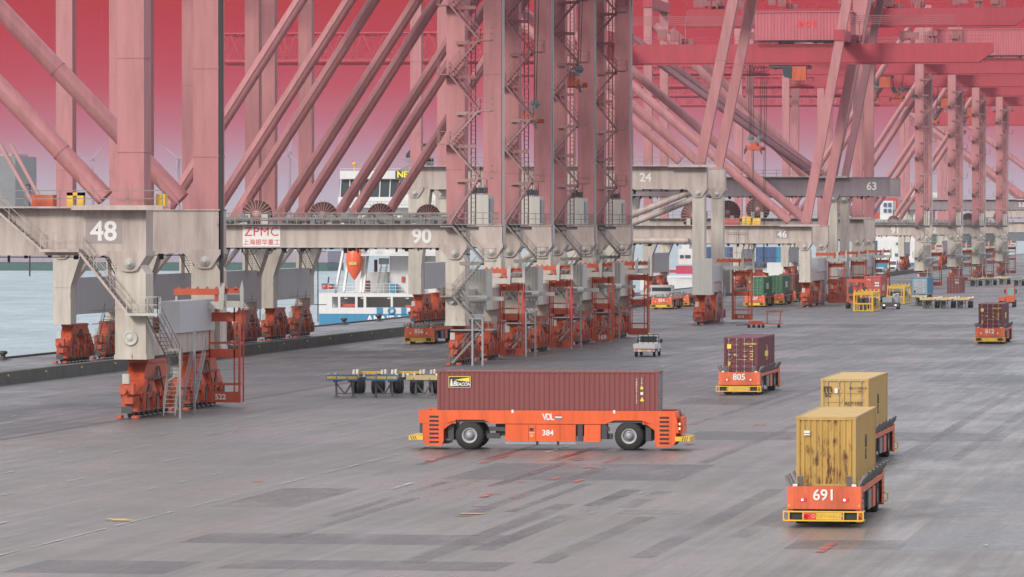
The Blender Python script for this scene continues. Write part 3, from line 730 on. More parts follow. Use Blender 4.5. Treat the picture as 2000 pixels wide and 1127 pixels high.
def crane_b(Y, num, label, S, zb, zt, lean=0.0, tubes='left', slant_mats=PAL, nx=-4, patch=False, foot=None, w=1.5, beam_mat='crane_grey',
            gz=(37.2, 40.0), gx=(-30, 28), boom=None, house=None, sign=False, trolley=None, slope=1.02, br=.62, framex=(1.3, 3.7), platform=True, cuts=(20, 26), nsize=1.6, bend=2.4, stairs=True, top=56, gmat='crane_redwash_deep', beam_x1=1.0):
    root = thing('ship_crane', label, 'crane', (XL, Y, 0), 0, 'container gantry cranes along the quay')
    for x in (0, -GA):
        bogie(root, x, -1.6, 9.6, 3.7, w=1.15); bogie(root, x, S-9.4, S+2.0, 3.7, w=1.15)
    for y in (0, S):
        lower_leg(root, 0, y, 3.75, zb-.45, w=w+.25, disc=(num == '48')); lower_leg(root, -GA, y, 3.71, zb, sea=True)
        portal_beam(root, -GA-.8, beam_x1, y, zb, zt, num=(num if y == 0 else None), nx=nx, patch=patch, mat=beam_mat, nsize=nsize)
        upper_legs(root, 0, y, zt, lean=lean, w=w, d=2.0 if lean == 0 else 1.4, mats=slant_mats, cuts=cuts, ztop=top); upper_legs(root, -GA, y, zt, w=1.4, d=1.4, cuts=cuts, ztop=top)
        L = (top-6-zt)/slope
        brace(root, (-bend, y, zt+.7), (-bend-L*.75, y, zt+.7+L*.75*slope), br, cuts=cuts, mats=slant_mats)
    sill(root, -GA, S, 4.3, 7.6, 1.6, 'sill_grey'); sill(root, -.1, S, 3.9, 5.2, 1.5, 'crane_grey'); MB().lim(-.5, .85, S*.42, S-2.0, 5.22, 7.3).build('equipment_box', 'sill_grey', root)
    for x in (-9, -GA):
        m = MB(); m.lim(x-.6, x+.6, 1.0, S-1.0, zb+.15, zt-.08); m.build('tie_beam', beam_mat, root)
    if platform:
        m = MB(); m.lim(-GA, 2.4, -2.1, -.95, zt+.05, zt+.15); m.lim(-3.6, 2.4, -2.25, -2.1, zt-.08, zt+.22); wo = m.build('walkway', 'crane_grey', root)
        railing(wo, [(-GA, -2.1, zt+.1), (2.3, -2.1, zt+.1)], gap=2.2)
    hang_frame(root, framex[0], framex[1], S-3, 7.0, foot, size=.5)
    frame_head(root, framex[0]-1.9, framex[1]+.2, S-3.2, 7.6)
    if num == '48': MB().lim(.90, 1.15, S-1.0, S-.6, zb-2, top-2).build('cable_duct', 'dark', root)
    m = MB(); m.stair((1.5, S*.40, .2), (1.5, S*.40+3.6, 3.9), .8, side='x')
    m.bar((1.95, S*.4, 0), (1.95, S*.4, 5.4), .14); m.build('ground_stair', 'galv', root)
    hose_reel(root, -17.5, 6, zt+(1.6 if zb < 16 else -5.6), 2.0)
    girder(root, S, gx[0], gx[1], gz[0], gz[1], gmat, boom=boom, house=house, sign=sign, trolley=trolley, legs_x=lean*(gz[1]-zt))
    return root
# crane 48, nearest, cut by the left edge of the picture
c48 = crane_b(319.6, '48', 'nearest grey gantry crane numbered 48, at the left edge, orange bogies on the landside rail', 22.6, 10.4, 13.35, patch=True, nx=-1.75, foot='522', w=1.75, gz=(42, 45), framex=(.35, 2.75), slope=1.03, cuts=(18.5, 22.5), nsize=1.75, bend=1.9)
m = MB(); m.stair((-8.7, -1.7, 13.4), (-5.6, -1.7, 10.75), .8); m.build('stair_flight', 'crane_grey', c48)
m = MB(); m.lim(-5.7, -3.1, -2.2, -1.2, 10.6, 10.78); m.rail([(-5.6, -2.15, 10.75), (-3.2, -2.15, 10.75)], gap=.9); m.build('landing', 'crane_grey', c48)
m = MB(); m.stair((-3.2, -1.7, 10.7), (.0, -1.7, 6.75), .8); m.build('stair_flight', 'crane_grey', c48)
m = MB(); m.lim(-.1, 2.0, -2.2, -1.2, 6.55, 6.72); m.rail([(0, -2.15, 6.7), (2.0, -2.15, 6.7), (2.0, -1.2, 6.7)], gap=.6); m.build('landing', 'cabinet_white', c48)
m = MB(); m.stair((1.5, -1.7, 6.6), (1.8, 3.5, 3.6), .75, side='x'); m.build('stair_flight', 'stair_steel', c48)
m = MB(); m.stair((2.0, 3.4, 3.5), (2.5, -1.0, .15), .75, side='x'); m.build('stair_flight', 'stair_steel', c48)
m = MB(); m.bar((3.3, -1.4, 0), (3.3, -1.4, 4.4), .13); m.bar((2.5, -1.4, 4.4), (3.3, -1.4, 4.4), .13); m.bar((2.5, -1.4, 2.4), (3.3, -1.4, 2.9), .09); m.build('stair_post', 'stair_steel', c48)
# plant standing on crane 48's beam
o = MB().lim(-6.6, -5.2, -.5, .5, 13.5, 14.25).build('winch_cover', 'bogie_orange', c48)
m = MB(); m.lim(-4.3, -3.9, -.5, 0, 13.4, 14.4); m.lim(-3.6, -3.2, -.5, 0, 13.4, 14.4); m.lim(-4.3, -3.2, -.5, 0, 14.2, 14.4); m.build('winch_frame', 'yellow', c48); MB().lim(1.3, 1.9, .5, 1.2, 13.4, 14.3).build('winch_cover', 'yellow', c48)
m = MB(); m.bar((-9.4, 2.2, 17.6), (-7.0, 2.2, 13.4), .34, .2); m.bar((-8.7, 2.2, 17.6), (-6.4, 2.2, 13.5), .22, .2); m.build('conveyor_arm', 'crane_redwash_mid', c48)
crane_b(629.5, '24', 'grey gantry crane numbered 24 with slanted upper legs, right of the stair cranes', 20.2, 16.8, 19.55, lean=.205, nx=-6.6, w=1.25, foot='514', gz=(43, 46), slope=.86, br=.6, framex=(2.2, 4.6), cuts=(26, 32), nsize=1.5, top=56)
k24 = [o for o in bpy.data.objects if o.get('label', '').startswith('grey gantry crane numbered 24')][0]
for y in (0, 20.2):
    MB().tube((-24, y, 7.5), (-.7, y, 16.6), .42, 14).build('knee_brace', 'crane_grey', k24)
    MB().lim(-.7, 1.7, y-1.2, y+1.2, 3.7, 8.2).build('equipment_box', 'cabinet_white', k24)
crane_b(766.0, '46', 'grey gantry crane numbered 46 with slanted legs and a long red tinted girder overhead', 27.0, 9.6, 12.2, lean=.185, nx=-3.4, patch=True, w=1.4, gz=(37.0, 39.9), gx=(-40, 27.5), boom=(-92, -40, 37.6, 4.3), house=(-8.6, 6.0, 4.2), sign=True, trolley=-2.6, slope=.86, br=.68, cuts=(24, 31), nsize=1.4, stairs=False)
k46 = [o for o in bpy.data.objects if o.get('label', '').startswith('grey gantry crane numbered 46')][0]
MB().lim(-12.2, -9.9, -.6, .4, 12.3, 13.3).build('winch_cover', 'box_red', k46)
MB().lim(-9.5, -8.2, -.6, .4, 12.3, 13.6).build('winch_cover', 'yellow', k46); MB().lim(-7.9, -6.7, -.5, .4, 12.3, 13.4).build('winch_cover', 'yellow', k46)
MB().tube((-27, -1.55, 10.0), (-17.5, -1.55, 10.0), .48, 14).build('pipe', 'crane_grey', k46)
m = MB()
for z in (8.2, 9.6, 11.2, 12.6): m.bar((-11.8, -1.5, z), (-8.8, -1.5, z), .07)
for x in (-11.8, -10.2, -8.8): m.bar((x, -1.5, 7), (x, -1.5, 13.5), .07)
m.build('access_scaffold', 'stair_steel', k46)
c9 = crane_b(858.0, '49', 'grey gantry crane numbered 49 with straight broad legs behind crane 46', 22, 10.0, 13.4, nx=-2.2, w=1.6, gz=(46, 49), slope=1.0, br=.7, cuts=(27, 36), nsize=1.6, beam_mat='crane_grey', top=62)
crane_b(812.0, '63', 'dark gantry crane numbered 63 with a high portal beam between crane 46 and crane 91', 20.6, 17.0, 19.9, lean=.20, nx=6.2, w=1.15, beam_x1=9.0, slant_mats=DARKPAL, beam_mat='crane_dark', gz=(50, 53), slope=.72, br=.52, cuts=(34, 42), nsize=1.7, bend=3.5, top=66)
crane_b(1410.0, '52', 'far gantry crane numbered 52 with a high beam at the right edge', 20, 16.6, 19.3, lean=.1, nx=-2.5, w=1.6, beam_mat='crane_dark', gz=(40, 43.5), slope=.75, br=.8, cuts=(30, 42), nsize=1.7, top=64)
crane_b(1560.0, None, 'farthest gantry crane with a low beam behind crane 52', 22, 10.2, 13.2, w=2.0, gz=(46, 49), slope=.75, br=.8, cuts=(34, 46), top=66)
crane_b(1750.0, None, 'gantry crane lost in the haze behind all the others', 22, 15, 18, w=2.0, gz=(56, 60), slope=.75, br=.8, cuts=(38, 50), top=70)

# spreaders hanging on ropes
def spreader(px, py, Y, label, low=False, cab=None, top=44):
    x, z = AY(px, py, Y)
    r = thing('container_spreader', label, 'spreader', (x, Y, z), 0, 'spreaders hanging from the cranes')
    m = MB(); m.lim(-.8, .8, -3.0, 3.0, 0, .45); m.lim(-1.22, 1.22, -3.05, -2.75, -.1, .4); m.lim(-1.22, 1.22, 2.75, 3.05, -.1, .4); m.lim(-.5, .5, -1.2, 1.2, .45, .95)
    for k in (-1, 1): m.lim(k*1.1-.14, k*1.1+.14, -3.1, -2.7, -.4, .6)
    m.lim(-.45, .45, -2.2, -1.3, .45, 1.0); m.build('telescopic_frame', 'bogie_orange', r)
    m = MB(); m.lim(-.85, .85, -.9, .9, 1.05, 1.45)
    for k in (-1, 1): m.lathe((k*.75, -.25, 1.75), [(0, 0), (0, .45), (.5, .45), (.5, 0)], 'y', 14)
    m.build('head_block', 'steel_grey', r)
    m = MB()
    for k in (-1, 1):
        for j in (-1, 1): m.tube((k*.75, j*.6, 1.7), (k*1.1, j*1.6, top-z), .045, 5, caps=False)
    m.build('hoist_rope', 'dark', r)
    m = MB()
    for k in (-1, 1): m.prism([(k*1.15-.16, .1), (k*1.15+.16, .1), (k*1.32+.1, -.75), (k*1.32-.1, -.75)], 'y', -3.2, -2.9)
    m.build('guide_flipper', 'yellow' if low else 'machine_dark', r)
for a in ((1475, 292, 779.5, 'orange spreader hanging in mid air left of crane 46', False, None, 37), (1700, 190, 915, 'larger orange spreader hanging high behind the crane 46 legs', False, None, 52),
          (1753, 192, 1007, 'orange spreader hanging high beside crane 91 stair tower', False, None, 42), (1822, 240, 1100, 'small orange spreader between cranes 91 and 92', False, None, 42),
          (1875, 258, 1180, 'small orange spreader between cranes 92 and 93', False, None, 42)): spreader(*a)
spreader(1482, 538, 790, 'low spreader with yellow corner guides just above the green container', True, None, 37)
spreader(1030, 238, 487.5, 'orange spreader hanging between the second pair of stair crane legs', False, None, 42)
spreader(1117, 168, 518.0, 'orange spreader hanging between the third pair of stair crane legs', False, None, 42)
# ------------------------------------------------------------------ shipping containers
def container(label, L, H, mat, loc, rz, doors=True, texts=None, group='shipping containers around the yard', end_mat=None, roof_mat=None, rods=4, panel_door=True):
    W = 2.44; r = thing('shipping_container', label, 'container', loc, rz, group)
    e = .14; m = MB()
    for sx in (-1, 1):
        for sy in (-1, 1):
            x, y = sx*(L/2-e/2), sy*(W/2-e/2); m.box((x, y, H/2), (e, e, H-.02))
            for z in (.06, H-.06): m.box((x, y, z), (e+.03, e+.03, .12))
    for sy in (-1, 1):
        m.lim(-L/2+e, L/2-e, sy*(W/2-.04)-.04, sy*(W/2-.04)+.04, .01, .17); m.lim(-L/2+e, L/2-e, sy*(W/2-.04)-.04, sy*(W/2-.04)+.04, H-.10, H-.012)
    for sx in (-1, 1):
        m.lim(sx*(L/2-.06)-.05, sx*(L/2-.06)+.05, -W/2+e, W/2-e, .01, .15); m.lim(sx*(L/2-.06)-.05, sx*(L/2-.06)+.05, -W/2+e, W/2-e, H-.14, H-.012)
    m.build('corner_frame', mat, r)
    m = MB()
    m.corr((-L/2+e, -W/2+.06, .16), (L-2*e, 0, 0), (0, 0, H-.25), (0, -1, 0)); m.corr((L/2-e, W/2-.06, .16), (-(L-2*e), 0, 0), (0, 0, H-.25), (0, 1, 0))
    m.build('side_wall', mat, r)
    m = MB(); m.corr((-L/2+.1, W/2-.08, H-.045), (L-.2, 0, 0), (0, -(W-.16), 0), (0, 0, 1), .35, .02); m.lim(-L/2+.1, L/2-.1, -W/2+.08, W/2-.08, .1, .2); m.build('roof', roof_mat or mat, r)
    em = end_mat or mat
    m = MB(); m.corr((-L/2+.06, W/2-e, .15), (0, -(W-2*e), 0), (0, 0, H-.28), (-1, 0, 0), .25, .045); m.build('end_wall', em, r)
    if doors:
        for k in (-1, 1):
            m = MB(); x = L/2-.075; a, b = (.012, W/2-e) if k > 0 else (-W/2+e, -.012)
            m.lim(x-.04, x, a, b, .16, H-.15)
            n = 5
            for i in range(n):
                z0 = .28+(H-.62)*i/n; z1 = z0+(H-.62)/n*.62
                m.add([(x, a+.08, z0), (x, b-.08, z0), (x, b-.08, z1), (x, a+.08, z1), (x+.028, a+.12, z0+.05), (x+.028, b-.12, z0+.05), (x+.028, b-.12, z1-.05), (x+.028, a+.12, z1-.05)],
                      [(4, 5, 6, 7), (0, 1, 5, 4), (1, 2, 6, 5), (2, 3, 7, 6), (3, 0, 4, 7)])
            m.lim(x-.02, x+.035, b-.05 if k > 0 else a, b if k > 0 else a+.05, .16, H-.15)
            d = m.build('door', em, r)
            for q in (.26, .80):
                yy = k*q*(W/2-e)
                m = MB(); m.tube((x+.065, yy, .08), (x+.065, yy, H-.08), .021, 6)
                for z in (.12, .5, H*.5, H-.5, H-.12): m.box((x+.05, yy, z), (.06, .10, .07))
                m.bar((x+.075, yy, .98), (x+.075, yy-k*.28, .98 if q < .5 else 1.12), .03)
                m.build('lock_rod', 'lock_rod', d)
    else:
        m = MB(); m.corr((L/2-.07, -W/2+e, .15), (0, W-2*e, 0), (0, 0, H-.28), (1, 0, 0), .25, .045); m.build('end_wall', em, r)
    return r
def lab_end(r, L, s, size, mat, y, z, **k): return text(s, size, mat, r, (L/2+.055, y, z), (90, 0, 90), 'door_lettering', **k)
def lab_side(r, s, size, mat, x, z, side=-1, **k): return text(s, size, mat, r, (x, side*(1.22-.015), z), (90, 0, 0 if side < 0 else 180), 'side_lettering', **k)
def panel(r, name, mat, x0, x1, z0, z1, y=-1.218):
    return MB().lim(x0, x1, y-.012, y, z0, z1).build(name, mat, r)

# ------------------------------------------------------------------ automated vehicles
def wheel(root, x, y, r, w, side, name='wheel'):
    m = MB(); m.lathe((x, y, r), [(-w/2, r*.55), (-w/2, r*.9), (-w*.36, r), (w*.36, r), (w/2, r*.9), (w/2, r*.55)], 'y', 30)
    for i in range(26):
        t = 2*math.pi*i/26
        for k in (-1, 1):
            c = Vector((x+math.cos(t)*(r-.01), y+k*w*.22, r+math.sin(t)*(r-.01))); d = Vector((math.sin(t), 0, -math.cos(t)))
            m.bar(c-d*.045-Vector((0, w*.16, 0)), c+d*.045+Vector((0, w*.16, 0)), .05, .04)
    t_ = m.build('wheel', 'tyre', root)
    s = side
    m = MB(); m.lathe((x, y, r), [(s*w*.42, r*.56), (s*w*.46, r*.53), (s*w*.36, r*.44), (s*w*.32, r*.42)], 'y', 26)
    m.build('rim', 'rim', t_)
    m = MB(); m.lathe((x, y, r), [(s*w*.20, r*.44), (s*w*.20, r*.26), (s*w*.42, r*.24), (s*w*.46, r*.12), (s*w*.46, 0)], 'y', 20); m.build('hub', 'galv', t_)
    return t_
# long vehicle crossing the foreground, seen side on
X0, Y0 = G(1070, 879)
vd = thing('transport_vehicle', 'long orange driverless transporter numbered 384 crossing the foreground side on', 'transporter', (X0+.02, Y0+1.5, 0), TH-R(7.5), 'driverless container transporters')
HW = 1.5
def side_plate(y0, y1):
    m = MB(); zt, zm, zb, za = 2.16, 1.43, .20, 1.64; xe = 7.2
    # upper beam with arches cut in two; built from convex pieces
    m.prism([(-xe, zm), (-5.15, zm), (-5.15, zt), (-xe, zt)], 'y', y0, y1); m.prism([(5.15, zm), (xe-.12, zm), (xe-.3, zt), (5.15, zt)], 'y', y0, y1)
    for k in (-1, 1):
        m.prism([(k*5.15, zt), (k*5.15, za), (k*3.6, za), (k*3.6, zt)][::k], 'y', y0, y1)
        m.prism([(k*5.15, za), (k*5.15, zm), (k*5.62, zm)][::-k], 'y', y0+.001, y1-.001) if False else None
        m.prism([(k*3.6, zt), (k*3.6, za), (k*3.1, zm), (k*3.1, zt)][::k], 'y', y0, y1)
    m.lim(-3.1, 3.1, y0, y1, zm, zt)
    for k in (-1, 1):
        m.prism([(k*6.98, zm-.006), (k*5.75, zm-.006), (k*5.82, 1.1), (k*5.82, zb+.25), (k*5.95, zb), (k*6.75, zb), (k*7.0, zb+.3)][::k], 'y', y0, y1)
        m.prism([(k*5.75, zm-.006), (k*5.15, za-.01), (k*5.15, za-.10), (k*5.55, zm-.12), (k*5.8, 1.1)][::k], 'y', y0, y1)
    return m
for k, nm in ((-1, 'side_panel'), (1, 'side_panel')):
    y = k*HW; sp_ = side_plate(min(y, y-k*.12), max(y, y-k*.12)).build(nm, 'agv_orange', vd)
    if k < 0:
        for sx in (-1, 1):
            for i in range(7):
                z = 1.80-i*.232; MB().lim(sx*6.35-.26, sx*6.35+.26, y-.012, y+.004, z-.055, z+.055).build('air_slot', 'dark', sp_)
        text('384', .42, 'white_text', sp_, (-.05, y-.016, .93), bold=.05)
        text('VDL', .50, 'white_text', sp_, (-.02, y-.016, 1.80), name='maker_lettering', bold=.05, sx=.72, shear=-.12, spacing=.85)
        for j, (mm, z) in enumerate((('logo_red', 1.88), ('white_text', 1.80), ('hull_blue', 1.72))): MB().lim(.35, .72, y-.012, y-.004, z-.038, z+.038).build('flag_stripe', mm, sp_)
        for x in (-2.0, 3.6): MB().lim(x-.06, x+.06, y-.02, y+.03, 2.02, 2.2).build('marker_tag', 'white_text', sp_)
m = MB(); m.lim(-7.0, 7.0, -1.38, 1.38, 1.50, 1.72); m.lim(-3.0, 3.0, -1.0, 1.0, .75, 1.5)
m.lim(-7.15, -6.9, -1.45, 1.45, .9, 2.1); m.lim(-5.6, -5.3, -1.2, 1.2, .5, 1.5); m.lim(5.3, 5.6, -1.2, 1.2, .5, 1.5)
for k in (-1, 1): m.bar((k*3.3, -1.2, 1.15), (k*2.0, -1.2, 1.1), .3, .22); m.bar((k*3.6, 0, .8), (k*5.3, 0, .8), .9, .35); m.box((k*3.1, -1.0, .75), (.7, .35, .3))
m.tube((-6.2, -1.1, .5), (-5.4, -1.1, .5), .14, 8); m.box((3.0, -1.25, 1.0), (.4, .3, .8)); m.box((1.72, -1.3, .95), (.28, .3, .95))
m.build('chassis', 'machine_dark', vd)
m = MB(); m.prism([(7.0, .95), (7.12, .95), (6.95, 2.1), (6.8, 2.1)], 'y', -1.47, 1.47); m.lim(7.12, 7.3, -.9, 1.3, .9, 1.8)
ep = m.build('end_panel', 'agv_orange', vd)
MB().lim(7.0, 7.2, .9, 1.35, 1.75, 2.3).build('sensor_mast', 'galv', ep)
for z in (1.2, 1.45): MB().box((7.16, -1.25, z), (.08, .16, .12)).build('headlight', 'lamp_white', ep)
m = MB(); m.lim(-2.4, 1.5, -1.50, -1.1, .48, 1.40); bp_ = m.build('battery_cover', 'agv_orange', vd)
MB().lim(1.95, 3.0-.15, -1.49, -1.1, .46, 1.40).build('battery_cover', 'agv_orange', vd)
m = MB()
for x in (-1.12, -.72, .62, 1.48): m.lim(x-.008, x+.008, -1.508, -1.498, .5, 1.38)
m.lim(-1.06, -.84, -1.512, -1.5, 1.05, 1.2); m.build('panel_seam', 'dark', bp_)
MB().lim(-1.04, -.86, -1.515, -1.5, .72, .84).build('hazard_label', 'yellow', bp_); MB().lim(-1.08, -.8, -1.513, -1.5, .92, .95).build('stripe_label', 'white_text', bp_)
MB().lim(-2.4, 1.5, -1.47, -1.3, .32, .46).build('lower_skirt', 'galv', vd)
for x in (-.65, .5): MB().box((x, -1.5, .38), (.1, .08, .22)).build('skirt_hook', 'dark', vd)
for x in (-4.4, 4.4):
    for s in (-1, 1): wheel(vd, x, s*1.12, .78, .62, s)
for k in (-1, 1):
    m = MB(); m.lim(min(k*6.95, k*7.75), max(k*6.95, k*7.75), -1.55, 1.55, .52, .76); b_ = m.build('bumper', 'yellow', vd)
    for i in range(3):
        MB().prism([(k*7.3+i*.12*k, .53), (k*7.34+i*.12*k, .53), (k*7.42+i*.12*k, .75), (k*7.38+i*.12*k, .75)], 'y', -1.556, -1.549).build('hazard_stripe', 'dark', b_)
dx = Vector((math.cos(vd.rotation_euler.z), math.sin(vd.rotation_euler.z), 0))
cb = container('long brown forty foot container riding on transporter 384', 12.19, 2.59, 'box_brown', Vector(vd.location)+dx*(-.12)+Vector((0, 0, 1.73)), vd.rotation_euler.z, doors=True, end_mat='box_grey')
p_ = panel(cb, 'logo_panel', 'logo_yellow', -5.46, -4.24, 1.66, 2.28, -1.213)
p2 = MB().lim(-5.43, -4.27, -1.235, -1.226, 1.69, 2.25).build('logo_field', 'logo_black', p_)
MB().prism([(-5.15, 2.08), (-4.3, 1.98), (-4.3, 2.22)], 'y', -1.243, -1.236).build('light_beam', 'logo_yellow', p2)
MB().prism([(-5.38, 1.74), (-5.22, 1.74), (-5.27, 2.12), (-5.33, 2.12)], 'y', -1.243, -1.236).build('lighthouse', 'white_text', p2)
text('B', .36, 'white_text', p2, (-5.12, -1.245, 1.87), name='logo_lettering', bold=.05, shear=.2); text('EACON', .26, 'white_text', p2, (-4.64, -1.245, 1.84), name='logo_lettering', bold=.05, shear=.2, sx=.86)
text('\n'.join('TGBU5412102'), .125, 'white_text', cb, (4.92, -1.235, 1.50), name='side_lettering', bold=.04); text('\n'.join('45G1'), .12, 'white_text', cb, (5.2, -1.235, 2.0), name='side_lettering', bold=.04)
panel(cb, 'warning_label', 'logo_yellow', 5.13, 5.28, 1.60, 1.75, -1.222)
MB().prism([(5.10, .95), (5.34, .95), (5.22, 1.18)], 'y', -1.24, -1.222).build('warning_label', 'logo_yellow', cb)
panel(cb, 'info_label', 'white_text', 5.13, 5.28, 1.3, 1.46, -1.222)

# the older vehicles, built once facing the camera's way (local +x = leading end)
def agv_old():
    r = thing('transport_vehicle', None, None); L = 14.6; xe = L/2
    m = MB(); m.lim(-xe+.3, xe-.3, -1.15, 1.15, .95, 1.35); m.lim(-3.2, 3.2, -.9, .9, .5, .95); m.lim(xe-.8, xe-.25, -1.3, 1.3, .30, .72); m.lim(-xe+.25, -xe+.8, -1.3, 1.3, .30, .72)
    for k in (-1, 1):
        m.lim(-6.9, 6.9, k*1.3-.14, k*1.3+.14, 1.30, 1.50)
        for x in (-1.6, -.6, .7, 1.8): m.box((x, k*1.2, .95), (.7, .45, .75))
    m.bar((3.6, 0, .75), (5.9, 0, .75), .9, .35); m.bar((-3.6, 0, .75), (-5.9, 0, .75), .9, .35)
    m.build('chassis', 'machine_dark', r)
    for k in (-1, 1):
        m = MB(); m.prism([(k*xe, .74), (k*(xe-.5), .74), (k*(xe-.5), 1.66), (k*(xe-.06), 1.66)][::k], 'y', -1.5, 1.5)
        m.lim(min(k*(xe-.5), k*(xe-.1)), max(k*(xe-.5), k*(xe-.1)), -1.5, -1.28, .18, .735) ; m.lim(min(k*(xe-.5), k*(xe-.1)), max(k*(xe-.5), k*(xe-.1)), 1.28, 1.5, .18, .735)
        p = m.build('end_panel', 'agv_old', r)
        for s in (-1, 1):
            b = MB().box((k*(xe-.015), s*.86, 1.12), (.05, .27, .15)).build('lamp_housing', 'logo_red', p)
            MB().box((k*(xe+.012), s*.86-.03, 1.12), (.02, .09, .09)).build('headlight', 'lamp_white' if k > 0 else 'lamp_red', b)
            MB().box((k*(xe-.3), s*1.2, 1.70), (.22, .18, .09)).build('marker_tag', 'white_text', p)
            MB().box((k*(xe-.01), s*1.42, .88), (.05, .07, .09)).build('side_lamp', 'plate_orange', p)
        m = MB(); xb = k*(xe+.42)
        for z in (.30, .66): m.bar((xb, -1.62, z), (xb, 1.62, z), .055); m.bar((xb, -1.62, z), (k*(xe-.3), -1.62, z), .05); m.bar((xb, 1.62, z), (k*(xe-.3), 1.62, z), .05)
        for y in (-1.62, -1.4, -.82, .82, 1.4, 1.62): m.bar((xb, y, .30), (xb, y, .66), .05)
        m.lim(min(xb, xb-k*.05), max(xb, xb-k*.05), -.75, .75, .34, .62)
        bb = m.build('bumper', 'yellow', r)
        for s in (-1, 1): MB().lim(min(xb-k*.2, xb-k*.12), max(xb-k*.2, xb-k*.12), min(s*.82, s*1.38), max(s*.82, s*1.38), .34, .62).build('bumper_pad', 'dark', bb)
        # rear/front quarter panels on both sides
        for s in (-1, 1):
            m = MB(); x0, x1 = sorted((k*(xe-.5), k*(xe-1.35))); m.prism([(x0, .3), (x1, .3), (x1, 1.62), (x0, 1.62)], 'y', s*1.5-.03*(s > 0), s*1.5+.03*(s < 0))
            q = m.build('side_panel', 'agv_old', r)
            for i in range(5): MB().box(((x0+x1)/2, s*1.503, .5+i*.22), (.4, .012, .07)).build('air_slot', 'dark', q)
    for s in (-1, 1):
        m = MB(); m.lim(-2.0, -.4, s*1.44-.03, s*1.44+.03, .42, 1.28); m.lim(-5.9, 5.9, s*1.46-.04, s*1.46+.04, 1.36, 1.56); m.build('side_panel', 'agv_old', r)
        MB().lim(.2, 1.9, s*1.42-.03, s*1.42+.03, .45, 1.25).build('equipment_cover', 'steel_grey', r)
        for x in (-4.35, 4.35): wheel(r, x, s*1.15, .72, .55, s)
        for i, x in enumerate((-6.9, -5.4, -3.2, -1.0, 1.0, 3.2, 5.4, 6.9)):
            m = MB(); m.prism([(1.30, 1.56), (1.38, 1.56), (1.64, 2.06), (1.56, 2.10)] if s > 0 else [(-1.38, 1.56), (-1.30, 1.56), (-1.56, 2.10), (-1.64, 2.06)], 'x', x-.22, x+.22)
            m.bar((x, s*1.33, 1.5), (x, s*1.6, 1.95), .05); m.build('guide_flap', 'steel_grey', r)
    for k in (-1, 1):
        for y in (-1.0, 1.0):
            MB().prism([(k*(xe-.75), 1.5), (k*(xe-.55), 1.5), (k*(xe-.3), 2.05), (k*(xe-.42), 2.08)][::k], 'y', y-.12, y+.12).build('guide_flap', 'steel_grey', r)
    return r
ao = agv_old(); freeze(ao)
AG = [(1604, 1030, '691', 'orange driverless transporter numbered 691 carrying the rusty yellow container in the foreground', 0.9),
      (1646, 912, None, 'orange driverless transporter half hidden behind transporter 691', 0),
      (1443.5, 772, '805', 'orange driverless transporter numbered 805 carrying a maroon container', 0),
      (1933, 672, '812', 'orange driverless transporter numbered 812 at the right edge', 0),
      (818, 672, '856', 'empty orange driverless transporter numbered 856 beside the dark low wall', 0),
      (1292, 604, '854', 'empty orange driverless transporter numbered 854 in front of the white van', 0),
      (1326, 599, None, 'empty orange transporter just behind transporter 854', 0),
      (1474, 600, '537', 'orange driverless transporter numbered 537 under the nearer green container', 0),
      (1512, 595.5, '7', 'orange transporter under the second green container', 0),
      (1536, 590, None, 'orange transporter at the back of the queue under a brown container', 0)]
XE = 7.3; agv_pos = {}
for i, (px, py, num, lab, yaw) in enumerate(AG):
    x, y = G(px, py)
    o = ao if i == 0 else clone(ao)
    rz = -math.pi/2+R(yaw); o.rotation_euler = (0, 0, rz)
    o.location = (x, y+XE, 0); tag(o, lab, 'transporter', 'driverless container transporters')
    if num: text(num, .62, 'white_text', o, (XE+.004, 0, 1.30), (90, 0, 90), bold=.035)
    agv_pos[i] = (x, y+XE, rz)
    text({0: 'GOTTWALD', 2: 'GOTTWALD', 4: 'GOTTWALD'}[i], .21, 'yellow_dirty', o, (XE+.435, .15, .48), (90, 0, 90), 'maker_lettering', bold=.02, spacing=1.1) if i in (0, 2, 4) else None
m = MB(); m.lathe((XE+.43, -.72, .48), [(0, 0), (.004, .0), (.006, .14), (0, .15)], 'x', 14); m.lim(XE+.422, XE+.43, -.72, -.30, .35, .61)
m.build('scuffed_paint', 'logo_red', ao)
def on_agv(i, dx=0.0, z=1.57):
    x, y, rz = agv_pos[i]; return (x+dx*math.cos(rz), y+dx*math.sin(rz), z)
c = container('rusty yellow forty foot container on transporter 691, the nearest container', 12.19, 2.90, 'box_yellow_rusty', on_agv(0, .2), agv_pos[0][2], doors=False, end_mat='box_yellow_end')
MB().box((6.16, -.78, 2.28), (.02, .24, .10)).build('number_label', 'white_text', c); MB().box((6.16, -.78, 2.17), (.02, .24, .06)).build('number_label', 'white_text', c)
lab_side(c, 'm', 1.0, 'logo_black', -.2, 1.75, 1, bold=.06, sx=1.3); lab_side(c, 'SC', .6, 'logo_black', -.2, 1.1, 1, bold=.06)
c = container('yellow container with an msc logo on its door, behind the rusty yellow one', 12.19, 2.90, 'box_yellow', on_agv(1, .2), agv_pos[1][2])
lab_end(c, 12.19, 'm', .62, 'logo_black', -.86, 2.40, bold=.02); lab_end(c, 12.19, 'sc', .42, 'logo_black', -.86, 2.10, bold=.02)
MB().lim(6.13, 6.14, -.5, -.35, 2.15, 2.4).build('notice_label', 'white_text', c)
lab_end(c, 12.19, 'MSCU 904837 8', .13, 'logo_black', .68, 2.42); lab_end(c, 12.19, '45G1', .11, 'logo_black', .78, 2.26); lab_end(c, 12.19, 'KL* 155', .26, 'logo_black', .45, 1.62)
lab_side(c, 'm', 1.0, 'logo_black', -.2, 1.75, 1, bold=.06, sx=1.3); lab_side(c, 'SC', .6, 'logo_black', -.2, 1.1, 1, bold=.06)
